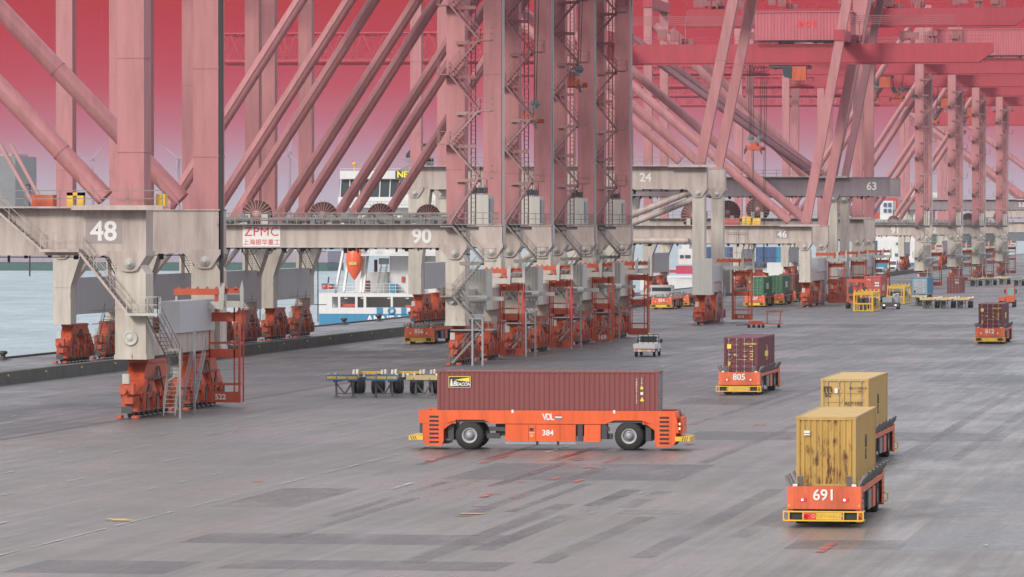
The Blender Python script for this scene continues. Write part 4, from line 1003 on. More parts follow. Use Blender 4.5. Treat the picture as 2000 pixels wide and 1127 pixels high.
def line_text(c, L, big=True):
    MB().lim(L/2+.035, L/2+.045, -.98, -.68, 1.78, 2.10).build('logo_panel', 'logo_yellow', c)
    MB().lim(L/2+.035, L/2+.045, -.92, -.74, .55, .85).build('notice_label', 'yellow_dirty', c)
    for yy, z, s_, t_ in ((.72, 2.12, .14, 'TCNU 279580 1'), (.75, 1.94, .10, '45G1'), (.8, 1.58, .10, '30480'), (.8, 1.42, .10, '67200'), (.8, 1.2, .10, '3820'), (.8, .98, .10, '26660'), (.32, 1.58, .09, 'MAX'), (.32, 1.2, .09, 'TARE'), (.32, .98, .09, 'NET')):
        text(t_, s_, 'logo_yellow', c, (L/2+.05, yy, z), (90, 0, 90), 'door_lettering', bold=.05)
    MB().lathe((L/2+.03, -.82, 1.32), [(.01, .0), (.01, .10), (0, .10)], 'x', 12).build('round_label', 'galv', c)
    text('V', .22, 'logo_yellow', c, (L/2+.05, -.42, 1.32), (90, 0, 90), 'door_lettering', bold=.08)
c = container('maroon forty foot container on transporter 805 with yellow lettering', 12.19, 2.59, 'box_maroon', on_agv(2, .2), agv_pos[2][2]); line_text(c, 12.19)
text('Hapag-Lloyd', 1.0, 'logo_yellow', c, (-.5, 1.225, 1.35), (90, -90, 180), 'side_lettering', bold=.02, sx=.22)
MB().lim(-1.4, .8, 1.21, 1.225, 1.1, 1.5).build('side_logo', 'logo_yellow', c)
c = container('maroon container on transporter 812 at the right edge', 12.19, 2.59, 'box_maroon', on_agv(3, .2), agv_pos[3][2]); line_text(c, 12.19)
MB().lim(-1.4, .4, 1.21, 1.225, 1.0, 1.6).build('side_logo', 'logo_yellow', c)
for i, (k, lab, mt) in enumerate(((7, 'green container on transporter 537, nearer of the two green ones', 'box_green'), (8, 'bright green container on the second transporter of the queue', 'box_green'), (9, 'brown container at the back of the transporter queue beside crane 46', 'box_brown'))):
    c = container(lab, 12.19, 2.90, mt, on_agv(k, .2), agv_pos[k][2])
    if i < 2:
        for j in range(3): MB().lim(-1.6, 2.0, 1.21, 1.225, 1.1+j*.32, 1.34+j*.32).build('side_logo', 'white_text', c)
        MB().lathe((6.14, -.8, 2.2), [(.01, 0), (.01, .16), (0, .17)], 'x', 14).build('round_label', 'yellow_dirty', c)
x, y = G(1865, 572.5)
c = container('lone brown container standing on the ground below crane 92', 12.19, 2.9, 'box_brown', (x-.2, y+6, 0), -math.pi/2); lab_end(c, 12.19, 'RA', .5, 'white_text', .6, 1.9, bold=.05); lab_end(c, 12.19, 'CAI 520', .2, 'white_text', .5, 2.4, bold=.05)

# ------------------------------------------------------------------ yard trailers
def trailer(L=12.4):
    r = thing('yard_trailer', None, None); h = L/2
    m = MB()
    for y in (-.55, .55): m.lim(-h, h, y-.10, y+.10, 1.12, 1.40)
    for i in range(8): m.box((-h+.8+i*(L-1.6)/7, 0, 1.28), (.16, 2.2, .14))
    m.build('chassis_frame', 'machine_dark', r)
    MB().lim(h-.22, h, -1.12, 1.12, 1.28, 1.62).build('end_beam', 'beam_pale', r)
    MB().lim(-h, -h+.22, -1.12, 1.12, 1.28, 1.55).build('end_beam', 'yellow', r)
    m = MB()
    for y in (-.62, .62):
        m.bar((h-1.2, y, 0.05), (h-.7, y*.9, 1.15), .14); m.box((h-1.2, y, .04), (.4, .36, .08)); m.bar((h-1.15, y, .3), (h-1.15, 0, .25), .08); m.bar((h-.8, y*.9, 1.0), (h-1.15, 0, .25), .09)
    m.build('support_leg', 'steel_grey', r)
    for x in (-h+1.3, -h+2.6):
        for s in (-1, 1):
            for k in (.55, .93):
                m = MB(); m.lathe((x, s*k, .52), [(-.15, 0), (-.15, .44), (-.10, .52), (.10, .52), (.15, .44), (.15, 0)], 'y', 16); m.build('wheel', 'tyre', r)
    for x in (h-.4, h-3.2, -h+2, -h+.6):
        for s in (-1, 1): MB().prism([(x-.3, 1.4), (x+.3, 1.4), (x+.18, 1.72), (x-.18, 1.72)], 'y', s*1.05-.08, s*1.05+.08).build('corner_guide', 'lock_rod', r)
    return r
tr0 = trailer(); freeze(tr0)
TR = [(674, 776, 'parked yard trailer with blue and orange striped front beam, leftmost of the three', 0), (751, 776, 'parked yard trailer with striped front beam, middle of the three', 1), (829, 776, 'parked yard trailer with plain yellow front beam beside the brown container', 2),
      (1812, 603, 'black yard trailer with pale yellow beam, leftmost in the row of three', 2), (1844, 603, 'black yard trailer with pale yellow beam, middle of the row of three', 2), (1878, 603, 'black yard trailer with pale yellow beam, rightmost in the row of three', 2),
      (1797, 597, 'yard trailer with yellow beam under the blue and grey container', 2),
      (1902, 559, 'far parked trailer with a yellow framed end', 2), (1931, 558, 'far parked trailer with a dark blue end', 1), (1958, 556, 'far parked trailer with a plain yellow beam', 2), (1987, 559, 'far parked trailer at the right edge', 1)]
for i, (px, py, lab, sty) in enumerate(TR):
    o = tr0 if i == 0 else clone(tr0)
    x, y = G(px, py); o.location = (x, y+5.0, 0); o.rotation_euler = (0, 0, -math.pi/2)
    tag(o, lab, 'trailer', 'parked yard trailers')
    if sty < 2:
        f = MB().lim(6.205, 6.26, -1.15, 1.15, 1.24, 1.66).build('front_board', 'hull_blue', o)
        for j in range(3): MB().lim(6.262, 6.27, -1.08+j*.75, -.42+j*.75, 1.36, 1.54).build('reflector_panel', ('plate_orange', 'yellow', 'plate_orange')[j] if sty == 0 else ('yellow_dirty', 'yellow', 'yellow_dirty')[j], f)
    if i == 6: bx = (x, y+5.0)
c = container('blue and grey container loaded on a yard trailer left of the trailer row', 12.19, 2.59, 'box_blue', (bx[0], bx[1], 1.73), -math.pi/2, end_mat='box_grey', roof_mat='box_blue')
MB().lim(6.13, 6.15, -.9, -.6, .3, .62).build('notice_label', 'logo_black', c)

# ------------------------------------------------------------------ small vehicles and machines
def car_wheel(root, x, y, r=.34, w=.24):
    m = MB(); m.lathe((x, y, r), [(-w/2, r*.55), (-w/2, r*.92), (-w*.3, r), (w*.3, r), (w/2, r*.92), (w/2, r*.55)], 'y', 18); t = m.build('wheel', 'tyre', root)
    s = 1 if y > 0 else -1
    m = MB(); m.lathe((x, y, r), [(s*w*.5, r*.56), (s*w*.3, r*.4), (s*w*.35, 0)], 'y', 16); m.build('rim', 'rim', t)
x, y = G(1258, 697)
pk = thing('pickup_truck', 'white dropside pickup truck driving away beside the stair cranes', 'truck', (x, y+2.7, 0), R(90), None)
m = MB(); m.lim(-2.6, .5, -1.0, 1.0, .72, .84); m.lim(-2.65, -2.58, -1.02, 1.02, .80, 1.22); m.lim(-2.6, .5, -1.04, -.99, .84, 1.22); m.lim(-2.6, .5, .99, 1.04, .84, 1.22); m.lim(.45, .5, -1, 1, .84, 1.3)
m.build('cargo_bed', 'white', pk)
m = MB(); m.prism([(.55, .42), (2.7, .42), (2.75, .9), (2.55, 1.05), (1.9, 1.15), (1.45, 1.93), (1.2, 2.0), (.62, 2.0), (.55, 1.9)], 'y', -.92, .92); cabp = m.build('cab', 'white', pk)
m = MB(); m.lim(.53, .548, -.78, .78, 1.28, 1.86); m.lim(.9, 1.35, -.935, -.925, 1.2, 1.82); m.lim(.9, 1.35, .925, .935, 1.2, 1.82); m.build('window', 'glass', cabp)
m = MB()
for yy in (-.98, -.5, 0, .5, .98): m.bar((.42, yy, 1.2), (.42, yy, 2.02), .06)
for z in (1.45, 1.75, 2.02): m.bar((.42, -.98, z), (.42, .98, z), .06)
m.build('headboard_rack', 'dark', pk)
m = MB(); m.lim(-2.62, -2.45, -.98, .98, .48, .66); bpk = m.build('rear_bumper', 'white', pk)
for s in (-1, 1): MB().lim(-2.64, -2.62, min(s*.6, s*.9), max(s*.6, s*.9), .50, .62).build('tail_lamp', 'lamp_red', bpk)
MB().lim(-2.64, -2.62, -.27, .27, .5, .63).build('number_plate', 'plate_orange', bpk)
MB().box((1.6, 1.08, 1.4), (.12, .22, .32)).build('wing_mirror', 'dark', cabp); MB().box((1.6, -1.08, 1.4), (.12, .22, .32)).build('wing_mirror', 'dark', cabp)
MB().lathe((1.0, 0, 2.0), [(0, .12), (.14, .1), (.15, 0)], 'z', 12).build('beacon', 'plate_orange', cabp)
m = MB(); m.lim(-2.4, 2.2, -.45, .45, .45, .7); m.build('chassis', 'dark', pk)
for xx in (-1.8, 1.9):
    for s in (-.86, .86): car_wheel(pk, xx, s, .36)
def van(label, loc, rz, cat='van', s=1.0):
    v = thing('van', label, cat, loc, rz); v.scale = (s, s, s)
    m = MB(); m.prism([(-2.9, .45), (2.85, .45), (2.95, .95), (2.75, 1.15), (2.2, 1.35), (1.65, 2.15), (1.35, 2.45), (-2.7, 2.5), (-2.88, 2.3)], 'y', -.97, .97); b = m.build('body', 'white', v)
    for sgn in (-1, 1):
        y0, y1 = sorted((sgn*.972, sgn*.985)); MB().prism([(1.05, 1.35), (1.95, 1.35), (1.5, 2.0), (1.05, 2.05)], 'y', y0, y1).build('window', 'glass_green', b)
        MB().lim(-2.5, .85, y0, y1, 1.38, 2.05).build('window', 'glass', b)
    MB().prism([(2.22, 1.37), (1.68, 2.13), (1.69, 2.16), (2.25, 1.39)], 'y', -.85, .85).build('windscreen', 'glass', b)
    for s_ in (-1, 1): MB().box((2.86, s_*.75, .95), (.12, .26, .16)).build('headlight', 'lamp_white', b)
    MB().lim(2.9, 2.98, -.6, .6, .5, .85).build('grille', 'dark', b)
    for xx in (-1.9, 1.95):
        for sgn in (-.88, .88): car_wheel(v, xx, sgn, .36)
    return v
van('white minibus parked side on behind the dark low wall near transporter 854', (AY(1284, 580, 847)[0], 847, 0), math.pi, 'van', .95)
van('white van on the waterside road seen from the front under crane 49', (*G(1718, 543), 0), -math.pi/2)
van('white truck on the waterside road beside the distant blue ship', (*G(1744, 529), 0), -math.pi/2, 'truck', 1.2)
# low trolley with an orange frame
x, y = G(1487, 640)
tl = thing('hand_trolley', 'small orange flat trolley with an upright frame standing in the open yard', 'trolley', (x, y, 0), R(6))
m = MB(); m.lim(-1.7, .3, -.8, .8, .38, .62); m.lim(-1.5, .1, -.6, .6, .62, .82); m.lim(.3, 2.6, -.1, .1, .42, .52); m.lim(.9, 2.4, -.8, .8, .40, .50); m.bar((.3, -.7, .5), (.9, -.7, .5), .1); m.build('deck', 'bogie_orange', tl)
m = MB()
for yy in (-.7, .7): m.bar((.7, yy, .5), (.7, yy, 1.95), .14); m.bar((2.2, yy, .5), (2.35, yy, 1.95), .14); m.bar((.6, yy, 1.95), (2.6, yy, 2.0), .18)
m.bar((.7, -.7, 1.95), (.7, .7, 1.95), .16); m.bar((2.35, -.7, 1.98), (2.35, .7, 1.98), .16); m.build('upright_frame', 'bogie_orange', tl)
for xx in (-1.5, -.9, -.3, .2, 2.1):
    for s in (-.72, .72):
        m = MB(); m.lathe((xx, s, .2), [(-.08, 0), (-.08, .2), (.08, .2), (.08, 0)], 'y', 12); m.build('wheel', 'tyre', tl)
m = MB(); m.bar((-1.7, 0, .35), (-3.0, 0, .3), .12); m.lim(-2.0, -1.7, -.2, .2, .3, .45); m.build('tow_bar', 'machine_dark', tl)
# terminal tractor on the right
x, y = G(1966, 600)
tt = thing('terminal_tractor', 'orange terminal tractor with glass cab behind transporter 812', 'tractor', (x, y+2.5, 0), -math.pi/2)
m = MB(); m.lim(-3, 2.4, -.5, .5, .55, .85); m.lim(-2.8, -.6, -1.2, 1.2, .95, 1.1); m.build('chassis', 'machine_dark', tt)
m = MB(); m.lim(1.0, 2.4, -1.25, -.2, .9, 1.5); m.lim(.6, 2.5, -.1, 1.2, .8, 1.75); m.lim(.7, 2.3, -.05, 1.15, 2.95, 3.08)
for xx in (.75, 2.3):
    for yy in (0, 1.1): m.bar((xx, yy, 1.7), (xx, yy, 3.0), .12)
ctt = m.build('cab', 'frame_orange', tt)
m = MB(); m.lim(.8, 2.3, .02, 1.1, 1.75, 2.95); m.build('window', 'glass_green', ctt)
m = MB(); m.rail([(2.3, -1.2, 1.5), (2.3, -.2, 1.5)], h=1.4, gap=.35, w=.04); m.build('guard_rail', 'frame_orange', tt)
for yy in (-.25, 1.4): MB().box((2.4, yy, 2.4), (.1, .22, .6)).build('wing_mirror', 'dark', ctt)
for xx in (1.6, -2.0):
    for s in (-1.0, 1.0): car_wheel(tt, xx, s, .5, .4)
# red straddle-type handler, yellow frames and the red container on its tractor
x, y = G(1668, 604)
rh = thing('container_handler', 'red wheeled container handler with portal frame beside the yellow frame', 'handler', (x, y+6, 0), -math.pi/2)
m = MB()
for yy in (-1.45, 1.45):
    m.bar((0, yy, .8), (0, yy, 4.1), .28); m.lim(-3.5, .3, yy-.2, yy+.2, .7, 1.05)
m.bar((0, -1.55, 4.15), (0, 1.55, 4.15), .3, .42); m.lim(-.2, .2, -1.6, 1.6, 1.9, 2.15); m.lim(-.15, .15, -1.6, 1.6, .8, 1.1)
for yy in (-.5, .5): m.bar((0, yy, .9), (0, yy, 4.0), .12)
m.bar((0, -1.2, 3.9), (0, 1.2, 3.9), .2); m.build('mast', 'frame_orange', rh)
m = MB(); m.lim(-3.2, -1.0, -.9, .9, 1.1, 3.4); m.build('engine_cover', 'box_red', rh)
m = MB()
for yy in (-1.4, 1.4): m.lim(.15, .25, yy*.75-.3, yy*.75+.3, 2.3, 3.2)
m.build('window', 'glass', rh)
for xx in (-2.8, 0):
    for s in (-1.5, 1.5): car_wheel(rh, xx, s, .55, .45)
def frame_spreader(px, py, label):
    x, y = G(px, py)
    r = thing('lifting_frame', label, 'lifting frame', (x, y+6, 0), -math.pi/2, 'yellow lifting frames')
    m = MB(); L = 12.0
    for xx in (-L/2, L/2):
        for yy in (-1.3, 1.3): m.bar((xx, yy, .05), (xx, yy, 2.75), .26)
        m.bar((xx, -1.3, 2.6), (xx, 1.3, 2.6), .22, .34); m.bar((xx, -1.3, .15), (xx, 1.3, .15), .16); m.bar((xx, -1.3, 1.15), (xx, 1.3, 1.15), .2)
        for yy in (-.9, -.55, .55, .9): m.bar((xx, yy, .1), (xx, yy, 1.1 if abs(yy) < .8 else 2.6), .1)
        m.bar((xx, 0, .1), (xx, 0, 1.1), .14)
        for i in range(5): m.lim(xx-.14, xx+.14, -1.3+i*.6, -1.1+i*.6, 2.75, 3.05)
    for yy in (-1.3, 1.3): m.bar((-L/2, yy, 2.6), (L/2, yy, 2.6), .24, .3); m.bar((-L/2, yy, .15), (L/2, yy, .15), .2)
    m.build('frame', 'yellow', r)
    m = MB(); m.lim(-L/2+.4, L/2-.5, -.9, -.2, 1.2, 1.9); m.lim(-L/2+.4, L/2-.5, .2, .9, 1.2, 1.9); m.lim(L/2-.3, L/2-.1, -.5, .5, .2, 1.0); m.build('hydraulic_unit', 'machine_dark', r)
frame_spreader(1686, 609, 'open yellow lifting frame standing in front of the red container')
frame_spreader(1749, 594, 'yellow lifting frame behind the grey tractor, right of the red container')
x, y = G(1703, 600)
tb = clone(tr0, None, (x, y+7, 0), -math.pi/2, 'yard trailer under the red container, mostly hidden by the yellow frame'); tag(tb, None, 'trailer', 'parked yard trailers')
c = container('red container with white script lettering behind the yellow lifting frame', 12.19, 2.9, 'box_red', (x, y+7, 1.73), -math.pi/2)
text('süd', 1.5, 'white_text', c, (1.2, 1.225, 1.2), (90, 0, 180), 'side_lettering', bold=.03, sx=2.6)
for yy, z in ((.5, 1.9), (.85, 1.9), (.5, 1.5), (.85, 1.5)): MB().lim(6.13, 6.15, yy-.14, yy+.14, z-.12, z+.12).build('notice_label', 'white_text', c)
MB().prism([(-.9, 2.55), (-.2, 2.3), (-.75, 2.3)], 'x', 6.13, 6.15).build('flag_logo', 'white_text', c)
x, y = G(1738, 604)
gt = thing('terminal_tractor', 'low dark and grey terminal tractor right of the open yellow frame', 'tractor', (x, y+2, 0), -math.pi/2)
m = MB(); m.lim(-2.5, 2.0, -1.2, 1.2, .4, .85); m.lim(1.9, 2.1, -1.35, 1.35, .35, 1.0); m.build('chassis', 'machine_dark', gt)
m = MB(); m.lim(.6, 2.02, -1.1, .3, .9, 1.75); m.prism([(-.4, .9), (1.2, .9), (1.2, 1.8), (.2, 2.3), (-.4, 2.0)], 'y', .3, 1.2); gb = m.build('body', 'galv', gt)
m = MB(); m.bar((0, .2, 1.7), (1.6, 1.1, 2.3), .3, .12); m.build('white_guard', 'white', gb)
for s in (-.85, .85): MB().box((2.12, s, .6), (.06, .3, .18)).build('headlight', 'lamp_white', gt)
for xx in (-1.6, 1.2):
    for s in (-1.05, 1.05): car_wheel(gt, xx, s, .5, .3)

# ------------------------------------------------------------------ ships
def hull(mb, X0, X1, Y0, Y1, z0, z1, bow=18):
    xm = (X0+X1)/2
    mb.prism([(X0, Y0), (X1, Y0), (X1, Y1-bow), (xm, Y1), (X0, Y1-bow)], 'z', z0, z1)
YS = 760.0
def SX(px): return AY(px, 500, YS)[0]
def SZ(py): return AY(800, py, YS)[1]
sx0, sx1 = SX(623), SX(868)
sh = thing('cargo_ship', 'white and blue cargo ship moored stern towards the yard with an orange lifeboat', 'ship', (sx0, YS, 0))
SW = sx1-sx0
def bx_(m, px0, px1, py0, py1, y0, y1): m.lim(SX(px0)-sx0, SX(px1)-sx0, y0, y1, SZ(py1), SZ(py0)); return m
m = MB(); hull(m, 0, SW, 0, 128, -5, SZ(613)); m.build('hull', 'hull_blue', sh)
m = MB()
bx_(m, 623, 868, 573, 580, 0, 30); bx_(m, 623, 868, 601, 613, 0, 30)
for a, b in ((623, 648.5), (660, 664.5), (693.5, 698), (710, 715), (763, 767), (815, 820)): bx_(m, a, b, 580, 601, 0, .5)
bx_(m, 623, 868, 579.5, 601, 6, 30)
st_ = m.build('stern_bulwark', 'white', sh)
m = MB(); bx_(m, 665, 693, 594, 600, .6, 3); bx_(m, 790, 812, 596, 600, .6, 3); m.build('deck_gear', 'box_red', sh)
for a in (670, 702, 754, 790): bx_(MB(), a, a+6, 582, 584, 1, 1.2).build('deck_lamp', 'lamp_white', sh)
text('ANNE S', 1.55, 'white_text', sh, (SX(750)-sx0, -.06, SZ(624.5)), name='ship_name', bold=.04)
bx_(MB(), 736, 747, 601, 613, -.2, -.02).build('fender_panel', 'hull_blue', sh); bx_(MB(), 784, 793, 601, 613, -.2, -.02).build('fender_panel', 'hull_blue', sh)
m = MB(); m.lathe((SX(765)-sx0, -.2, SZ(607)), [(0, .32), (.0, .6), (.2, .6), (.2, .32), (0, .32)], 'y', 18); m.build('life_ring', 'hull_blue', sh)
m = MB(); bx_(m, 745, 812, 497, 573, 7, 22); bx_(m, 665, 745, 533, 573, 12, 24); bx_(m, 700, 868, 440, 497, 9, 24); bx_(m, 632, 868, 405, 440, 12, 26); bx_(m, 745, 868, 497, 573, 8, 24); bx_(m, 700, 868, 497, 500, 2, 24)
bx_(m, 636, 868, 384, 405, 10, 18); bx_(m, 640, 790, 332, 348, 10, 18); bx_(m, 755, 868, 348, 384, 11, 20)
m.build('superstructure', 'white', sh)
m = MB(); bx_(m, 637, 756, 349, 384, 11, 17); m.build('bridge_window', 'glass', sh)
m = MB(); 
for a in (638, 656, 676, 696, 716, 736, 754): m.bar((SX(a)-sx0, 10.9, SZ(384)), (SX(a+2)-sx0, 10.9, SZ(348)), .16)
m.build('window_frame', 'white', sh)
m = MB(); m.prism([(SX(752)-sx0, SZ(333)), (SX(812)-sx0, SZ(333)), (SX(812)-sx0, SZ(305)), (SX(795)-sx0, SZ(310)), (SX(765)-sx0, SZ(326))], 'y', 9.6, 16); m.prism([(SX(765)-sx0, SZ(309)), (SX(812)-sx0, SZ(309)), (SX(812)-sx0, SZ(314)), (SX(770)-sx0, SZ(315))], 'y', 9.4, 16); m.build('funnel_housing', 'crane_dark', sh)
nb = bx_(MB(), 751, 826, 332.5, 347.5, 9.3, 9.5).build('name_board', 'logo_black', sh)
text('NELCON', 1.3, 'logo_yellow', nb, (SX(788)-sx0, 9.27, SZ(340)), name='board_lettering', bold=.06)
bx_(MB(), 750, 768, 355, 374, 10.8, 10.98).build('vent_louvre', 'box_maroon', sh)
m = MB(); m.bar((SX(787)-sx0, 12, SZ(310)), (SX(787)-sx0, 12, SZ(278)), .25); m.bar((SX(808)-sx0, 12, SZ(312)), (SX(808)-sx0, 12, SZ(283)), .2); m.lathe((SX(778)-sx0, 12, SZ(306)), [(0, 1.0), (.6, .9), (1.2, .4), (1.3, 0)], 'z', 12); m.bar((SX(778)-sx0, 12, SZ(290)), (SX(796)-sx0, 12, SZ(290)), .12); m.box((SX(806)-sx0, 12, SZ(281)), (.9, .4, .5)); m.build('mast', 'dark', sh)
m = MB(); m.bar((SX(666)-sx0, 11, SZ(332)), (SX(666)-sx0, 11, SZ(322)), .1); m.lathe((SX(666)-sx0, 11, SZ(322)), [(0, .1), (.2, .32), (.5, .3), (.6, 0)], 'z', 10); m.build('radar_dome', 'plate_orange', sh)
m = MB()
for z in (566, 560, 554): m.bar((SX(640)-sx0, .3, SZ(z)), (SX(868)-sx0, .3, SZ(z)), .06)
for i in range(20): a = 640+i*12; m.bar((SX(a)-sx0, .3, SZ(573)), (SX(a)-sx0, .3, SZ(554)), .06)
for z in (495, 489): m.bar((SX(700)-sx0, 1.9, SZ(z)), (SX(868)-sx0, 1.9, SZ(z)), .06)
for z in (398, 392, 328): m.bar((SX(640)-sx0, 9.8, SZ(z)), (SX(860)-sx0, 9.8, SZ(z)), .06)
m.build('deck_railing', 'white', sh)
m = MB()
for a, b in ((648, 660), (664, 672)): m.bar((SX(a)-sx0, 3, SZ(573)), (SX(b)-sx0, 6, SZ(470)), .35)
for a, b in ((697, 700), (702, 708)): m.bar((SX(a)-sx0, 3, SZ(573)), (SX(b)-sx0, 6, SZ(470)), .35)
m.bar((SX(652)-sx0, 5, SZ(485)), (SX(706)-sx0, 5, SZ(485)), .3); m.build('davit', 'white', sh)
m = MB(); m.stair((SX(733)-sx0, 3.5, SZ(572)), (SX(734)-sx0, 7.5, SZ(520)), .9, side='x'); m.lim(SX(724)-sx0, SX(744)-sx0, 6.8, 7, SZ(517), SZ(505)); m.build('deck_stair', 'galv', sh)
bx_(MB(), 677, 694, 550, 570, 11.7, 11.95).build('door', 'box_maroon', sh); bx_(MB(), 749, 762, 555, 572, 5, 6.6).build('deck_locker', 'hull_blue', sh)
bx_(MB(), 769, 775, 541, 552, 6.7, 6.95).build('fire_cabinet', 'box_red', sh); bx_(MB(), 801, 812, 563, 572, 3, 5).build('winch', 'machine_dark', sh)
bx_(MB(), 710, 716, 508, 532, 8.9, 9.0 if False else 9.2).build('door', 'box_maroon', sh)
# lifeboat hanging bow down in its davit
lb = thing('lifeboat', 'orange enclosed lifeboat hung nose down over the stern of the white ship', 'lifeboat', (SX(685), YS+3.0, SZ(548))); lb.scale = (1.18, 1.18, .98)
m = MB(); prof = [(0, .02), (.5, .35), (1.6, .9), (2.8, 1.12), (4.2, 1.05), (5.0, .85), (5.6, .55), (5.9, 0)]
m.lathe((0, 0, 0), prof, 'z', 18); o = m.build('hull', 'lifeboat_orange', lb)
MB().lim(-.62, .62, -.95, .3, 4.15, 5.15).build('wheelhouse', 'lifeboat_orange', lb)
for k in (-1, 1): MB().lim(min(k*.1, k*.45), max(k*.1, k*.45), -.99, -.951, 4.5, 4.85).build('window', 'glass', lb)
MB().lim(-.5, .5, -1.19, -1.1, 2.35, 2.85).build('name_band', 'yellow_dirty', lb)
rb = thing('rescue_boat', 'small orange and blue rescue boat on the ship stern rail', 'boat', (SX(637), YS+1, SZ(571)))
m = MB()
for k in (-1, 1): m.lathe((k*.42, -.6, .75), [(0, .0), (.15, .34), (1.8, .34), (2.2, 0)], 'y', 12)
m.build('float', 'lifeboat_orange', rb)
MB().lim(-.9, .9, .1, 1.6, .5, 1.3).build('cover', 'box_navy', rb); MB().bar((0, .6, 1.3), (.1, .6, 2.3), .2).build('console', 'machine_dark', rb)

# second white ship with a blue hull farther along, its roof sign and the stacked containers behind
Y2 = 1650.0
def W(px, py, Y=Y2): return AY(px, py, Y)
def wl_(m, px0, px1, py0, py1, Y, d, y0=0): 
    (a, zt_), (b, zb_) = AY(px0, py0, Y), AY(px1, py1, Y); m.lim(a, b, Y+y0, Y+y0+d, zb_, zt_); return m
s2 = thing('cargo_ship', 'white ship with a blue hull moored beyond crane 49', 'ship', (0, 0, 0))
m = MB(); wl_(m, 1700, 1793, 513, 545, Y2, 90); m.build('hull', 'hull_blue', s2)
m = MB(); wl_(m, 1700, 1793, 505, 513, Y2, 90, -.2); wl_(m, 1712, 1785, 470, 505, Y2, 20, 4); wl_(m, 1700, 1790, 428, 470, Y2, 20, 6); wl_(m, 1715, 1740, 392, 428, Y2, 12, 8); wl_(m, 1742, 1795, 411, 428, Y2, 12, 8); m.build('superstructure', 'white', s2)
m = MB()
for a in (1713, 1746, 1760): wl_(m, a, a+9, 495, 501, Y2, .3, 3.6)
for a in (1722, 1731): wl_(m, a, a+6, 396, 404, Y2, .3, 7.6); wl_(m, a, a+6, 408, 415, Y2, .3, 7.6)
m.build('window', 'box_navy', s2)
m = MB(); (a, z0_), (b, z1_) = AY(1740, 411, Y2), AY(1850, 397, Y2); m.prism([(a, z0_), (b, z0_), (b, z1_), (a+6, z1_)], 'y', Y2+6, Y2+18); m.build('sloped_roof', 'crane_dark', s2)
nb = wl_(MB(), 1764, 1784, 405.5, 410.5, Y2, .3, 5.5).build('name_board', 'logo_black', s2)
text('NELCON', .5, 'logo_yellow', nb, (W(1774, 408)[0], Y2+5.45, W(1774, 408)[1]), name='board_lettering', bold=.05)
wl_(MB(), 1748, 1764, 474, 478, Y2, .3, 3.5).build('green_panel', 'box_green', s2)
tag(s2, None, None)
# big container ship with coloured stacks
Y3 = 1900.0
s3 = thing('container_ship', 'large container ship far behind the cranes with coloured boxes stacked on deck', 'ship', (0, 0, 0))
m = MB(); (a, _), (b, _) = AY(1690, 400, Y3), AY(1890, 400, Y3); m.lim(a, b, Y3, Y3+200, -5, AY(0, 440, Y3)[1]); m.build('hull', 'hull_green', s3)
m = MB(); (a, z) = AY(1715, 376, Y3); (b, z2) = AY(1800, 352, Y3); wl_(m, 1722, 1800, 368, 384, Y3+30, 10); wl_(m, 1800, 1835, 376, 386, Y3+30, 10); m.build('superstructure', 'white', s3)
box0 = None; cols = ['box_red', 'box_red', 'box_maroon', 'box_green', 'box_red', 'box_brown', 'box_blue', 'box_maroon']
def simple_box(mat):
    m = MB(); m.corr((-1.2, -.02, 0), (2.4, 0, 0), (0, 0, 2.55), (0, -1, 0), .4, .06); m.lim(-1.2, 1.2, 0, 12, 0, 2.56); m.lim(-1.22, -1.1, -.1, 0, 0, 2.58); m.lim(1.1, 1.22, -.1, 0, 0, 2.58)
    o = m.build('shipping_container', mat, None); return o
protos = {}
rs = random.Random(21)
def stack(px0, px1, py0, py1, Y, label_of, pal, group):
    (xa, zt_), (xb, zb_) = AY(px0, py0, Y), AY(px1, py1, Y); n = int((xb-xa)/2.5); k = max(1, int((zt_-zb_)/2.62))
    for i in range(n):
        for j in range(k):
            mt = pal[(int(i/2)*3+int(j/2)*5+rs.randrange(2)) % len(pal)]
            if mt not in protos: protos[mt] = simple_box(mt); o = protos[mt]
            else: o = protos[mt].copy(); COL.objects.link(o)
            o.location = (xa+1.25+i*2.5, Y, zb_+j*2.62); tag(o, label_of(mt), 'container', group)
nmc = {'box_red': 'red', 'box_maroon': 'maroon', 'box_green': 'green', 'box_brown': 'brown', 'box_blue': 'blue', 'box_navy': 'navy blue'}
stack(1698, 1795, 384, 440, Y3, lambda m_: nmc[m_]+' container in the deck stacks of the distant container ship', cols, 'containers stacked on the distant ship')
stack(1796, 1835, 388, 440, Y3+1, lambda m_: nmc[m_]+' container in the deck stacks of the distant container ship', cols, 'containers stacked on the distant ship')
# blue boxes on the ship behind crane 24, and its white and red hull
Y4 = 1245.0
s4 = thing('feeder_ship', 'white and red ship carrying navy blue containers behind crane 24 and crane 46', 'ship', (0, 0, 0))
m = MB(); wl_(m, 1250, 1560, 543, 575, Y4, 60); m.build('hull', 'white', s4); m = MB(); wl_(m, 1320, 1356, 519, 535, Y4-2, 6); wl_(m, 1252, 1320, 527, 533, Y4-1, 6); m.build('red_band', 'hull_red', s4)
m = MB(); wl_(m, 1498, 1560, 513, 545, Y4-1, 20); wl_(m, 1360, 1498, 528, 545, Y4-1, 20); wl_(m, 1325, 1352, 486, 516, Y4+2, 8); wl_(m, 1332, 1346, 478, 486, Y4+2, 8); m.build('superstructure', 'white', s4)
m = MB(); wl_(m, 1328, 1335, 498, 504, Y4+1.7, .2); wl_(m, 1338, 1348, 498, 504, Y4+1.7, .2); m.build('window', 'glass', s4)
for (a, b) in ((1366, 1440), (1476, 1552)):
    stack(a, b, 478, 524, Y4+5, lambda m_: nmc[m_]+' container on the deck of the ship behind cranes 24 and 46', ['box_navy', 'box_navy', 'box_navy', 'box_blue'], 'blue containers on the nearer ship')
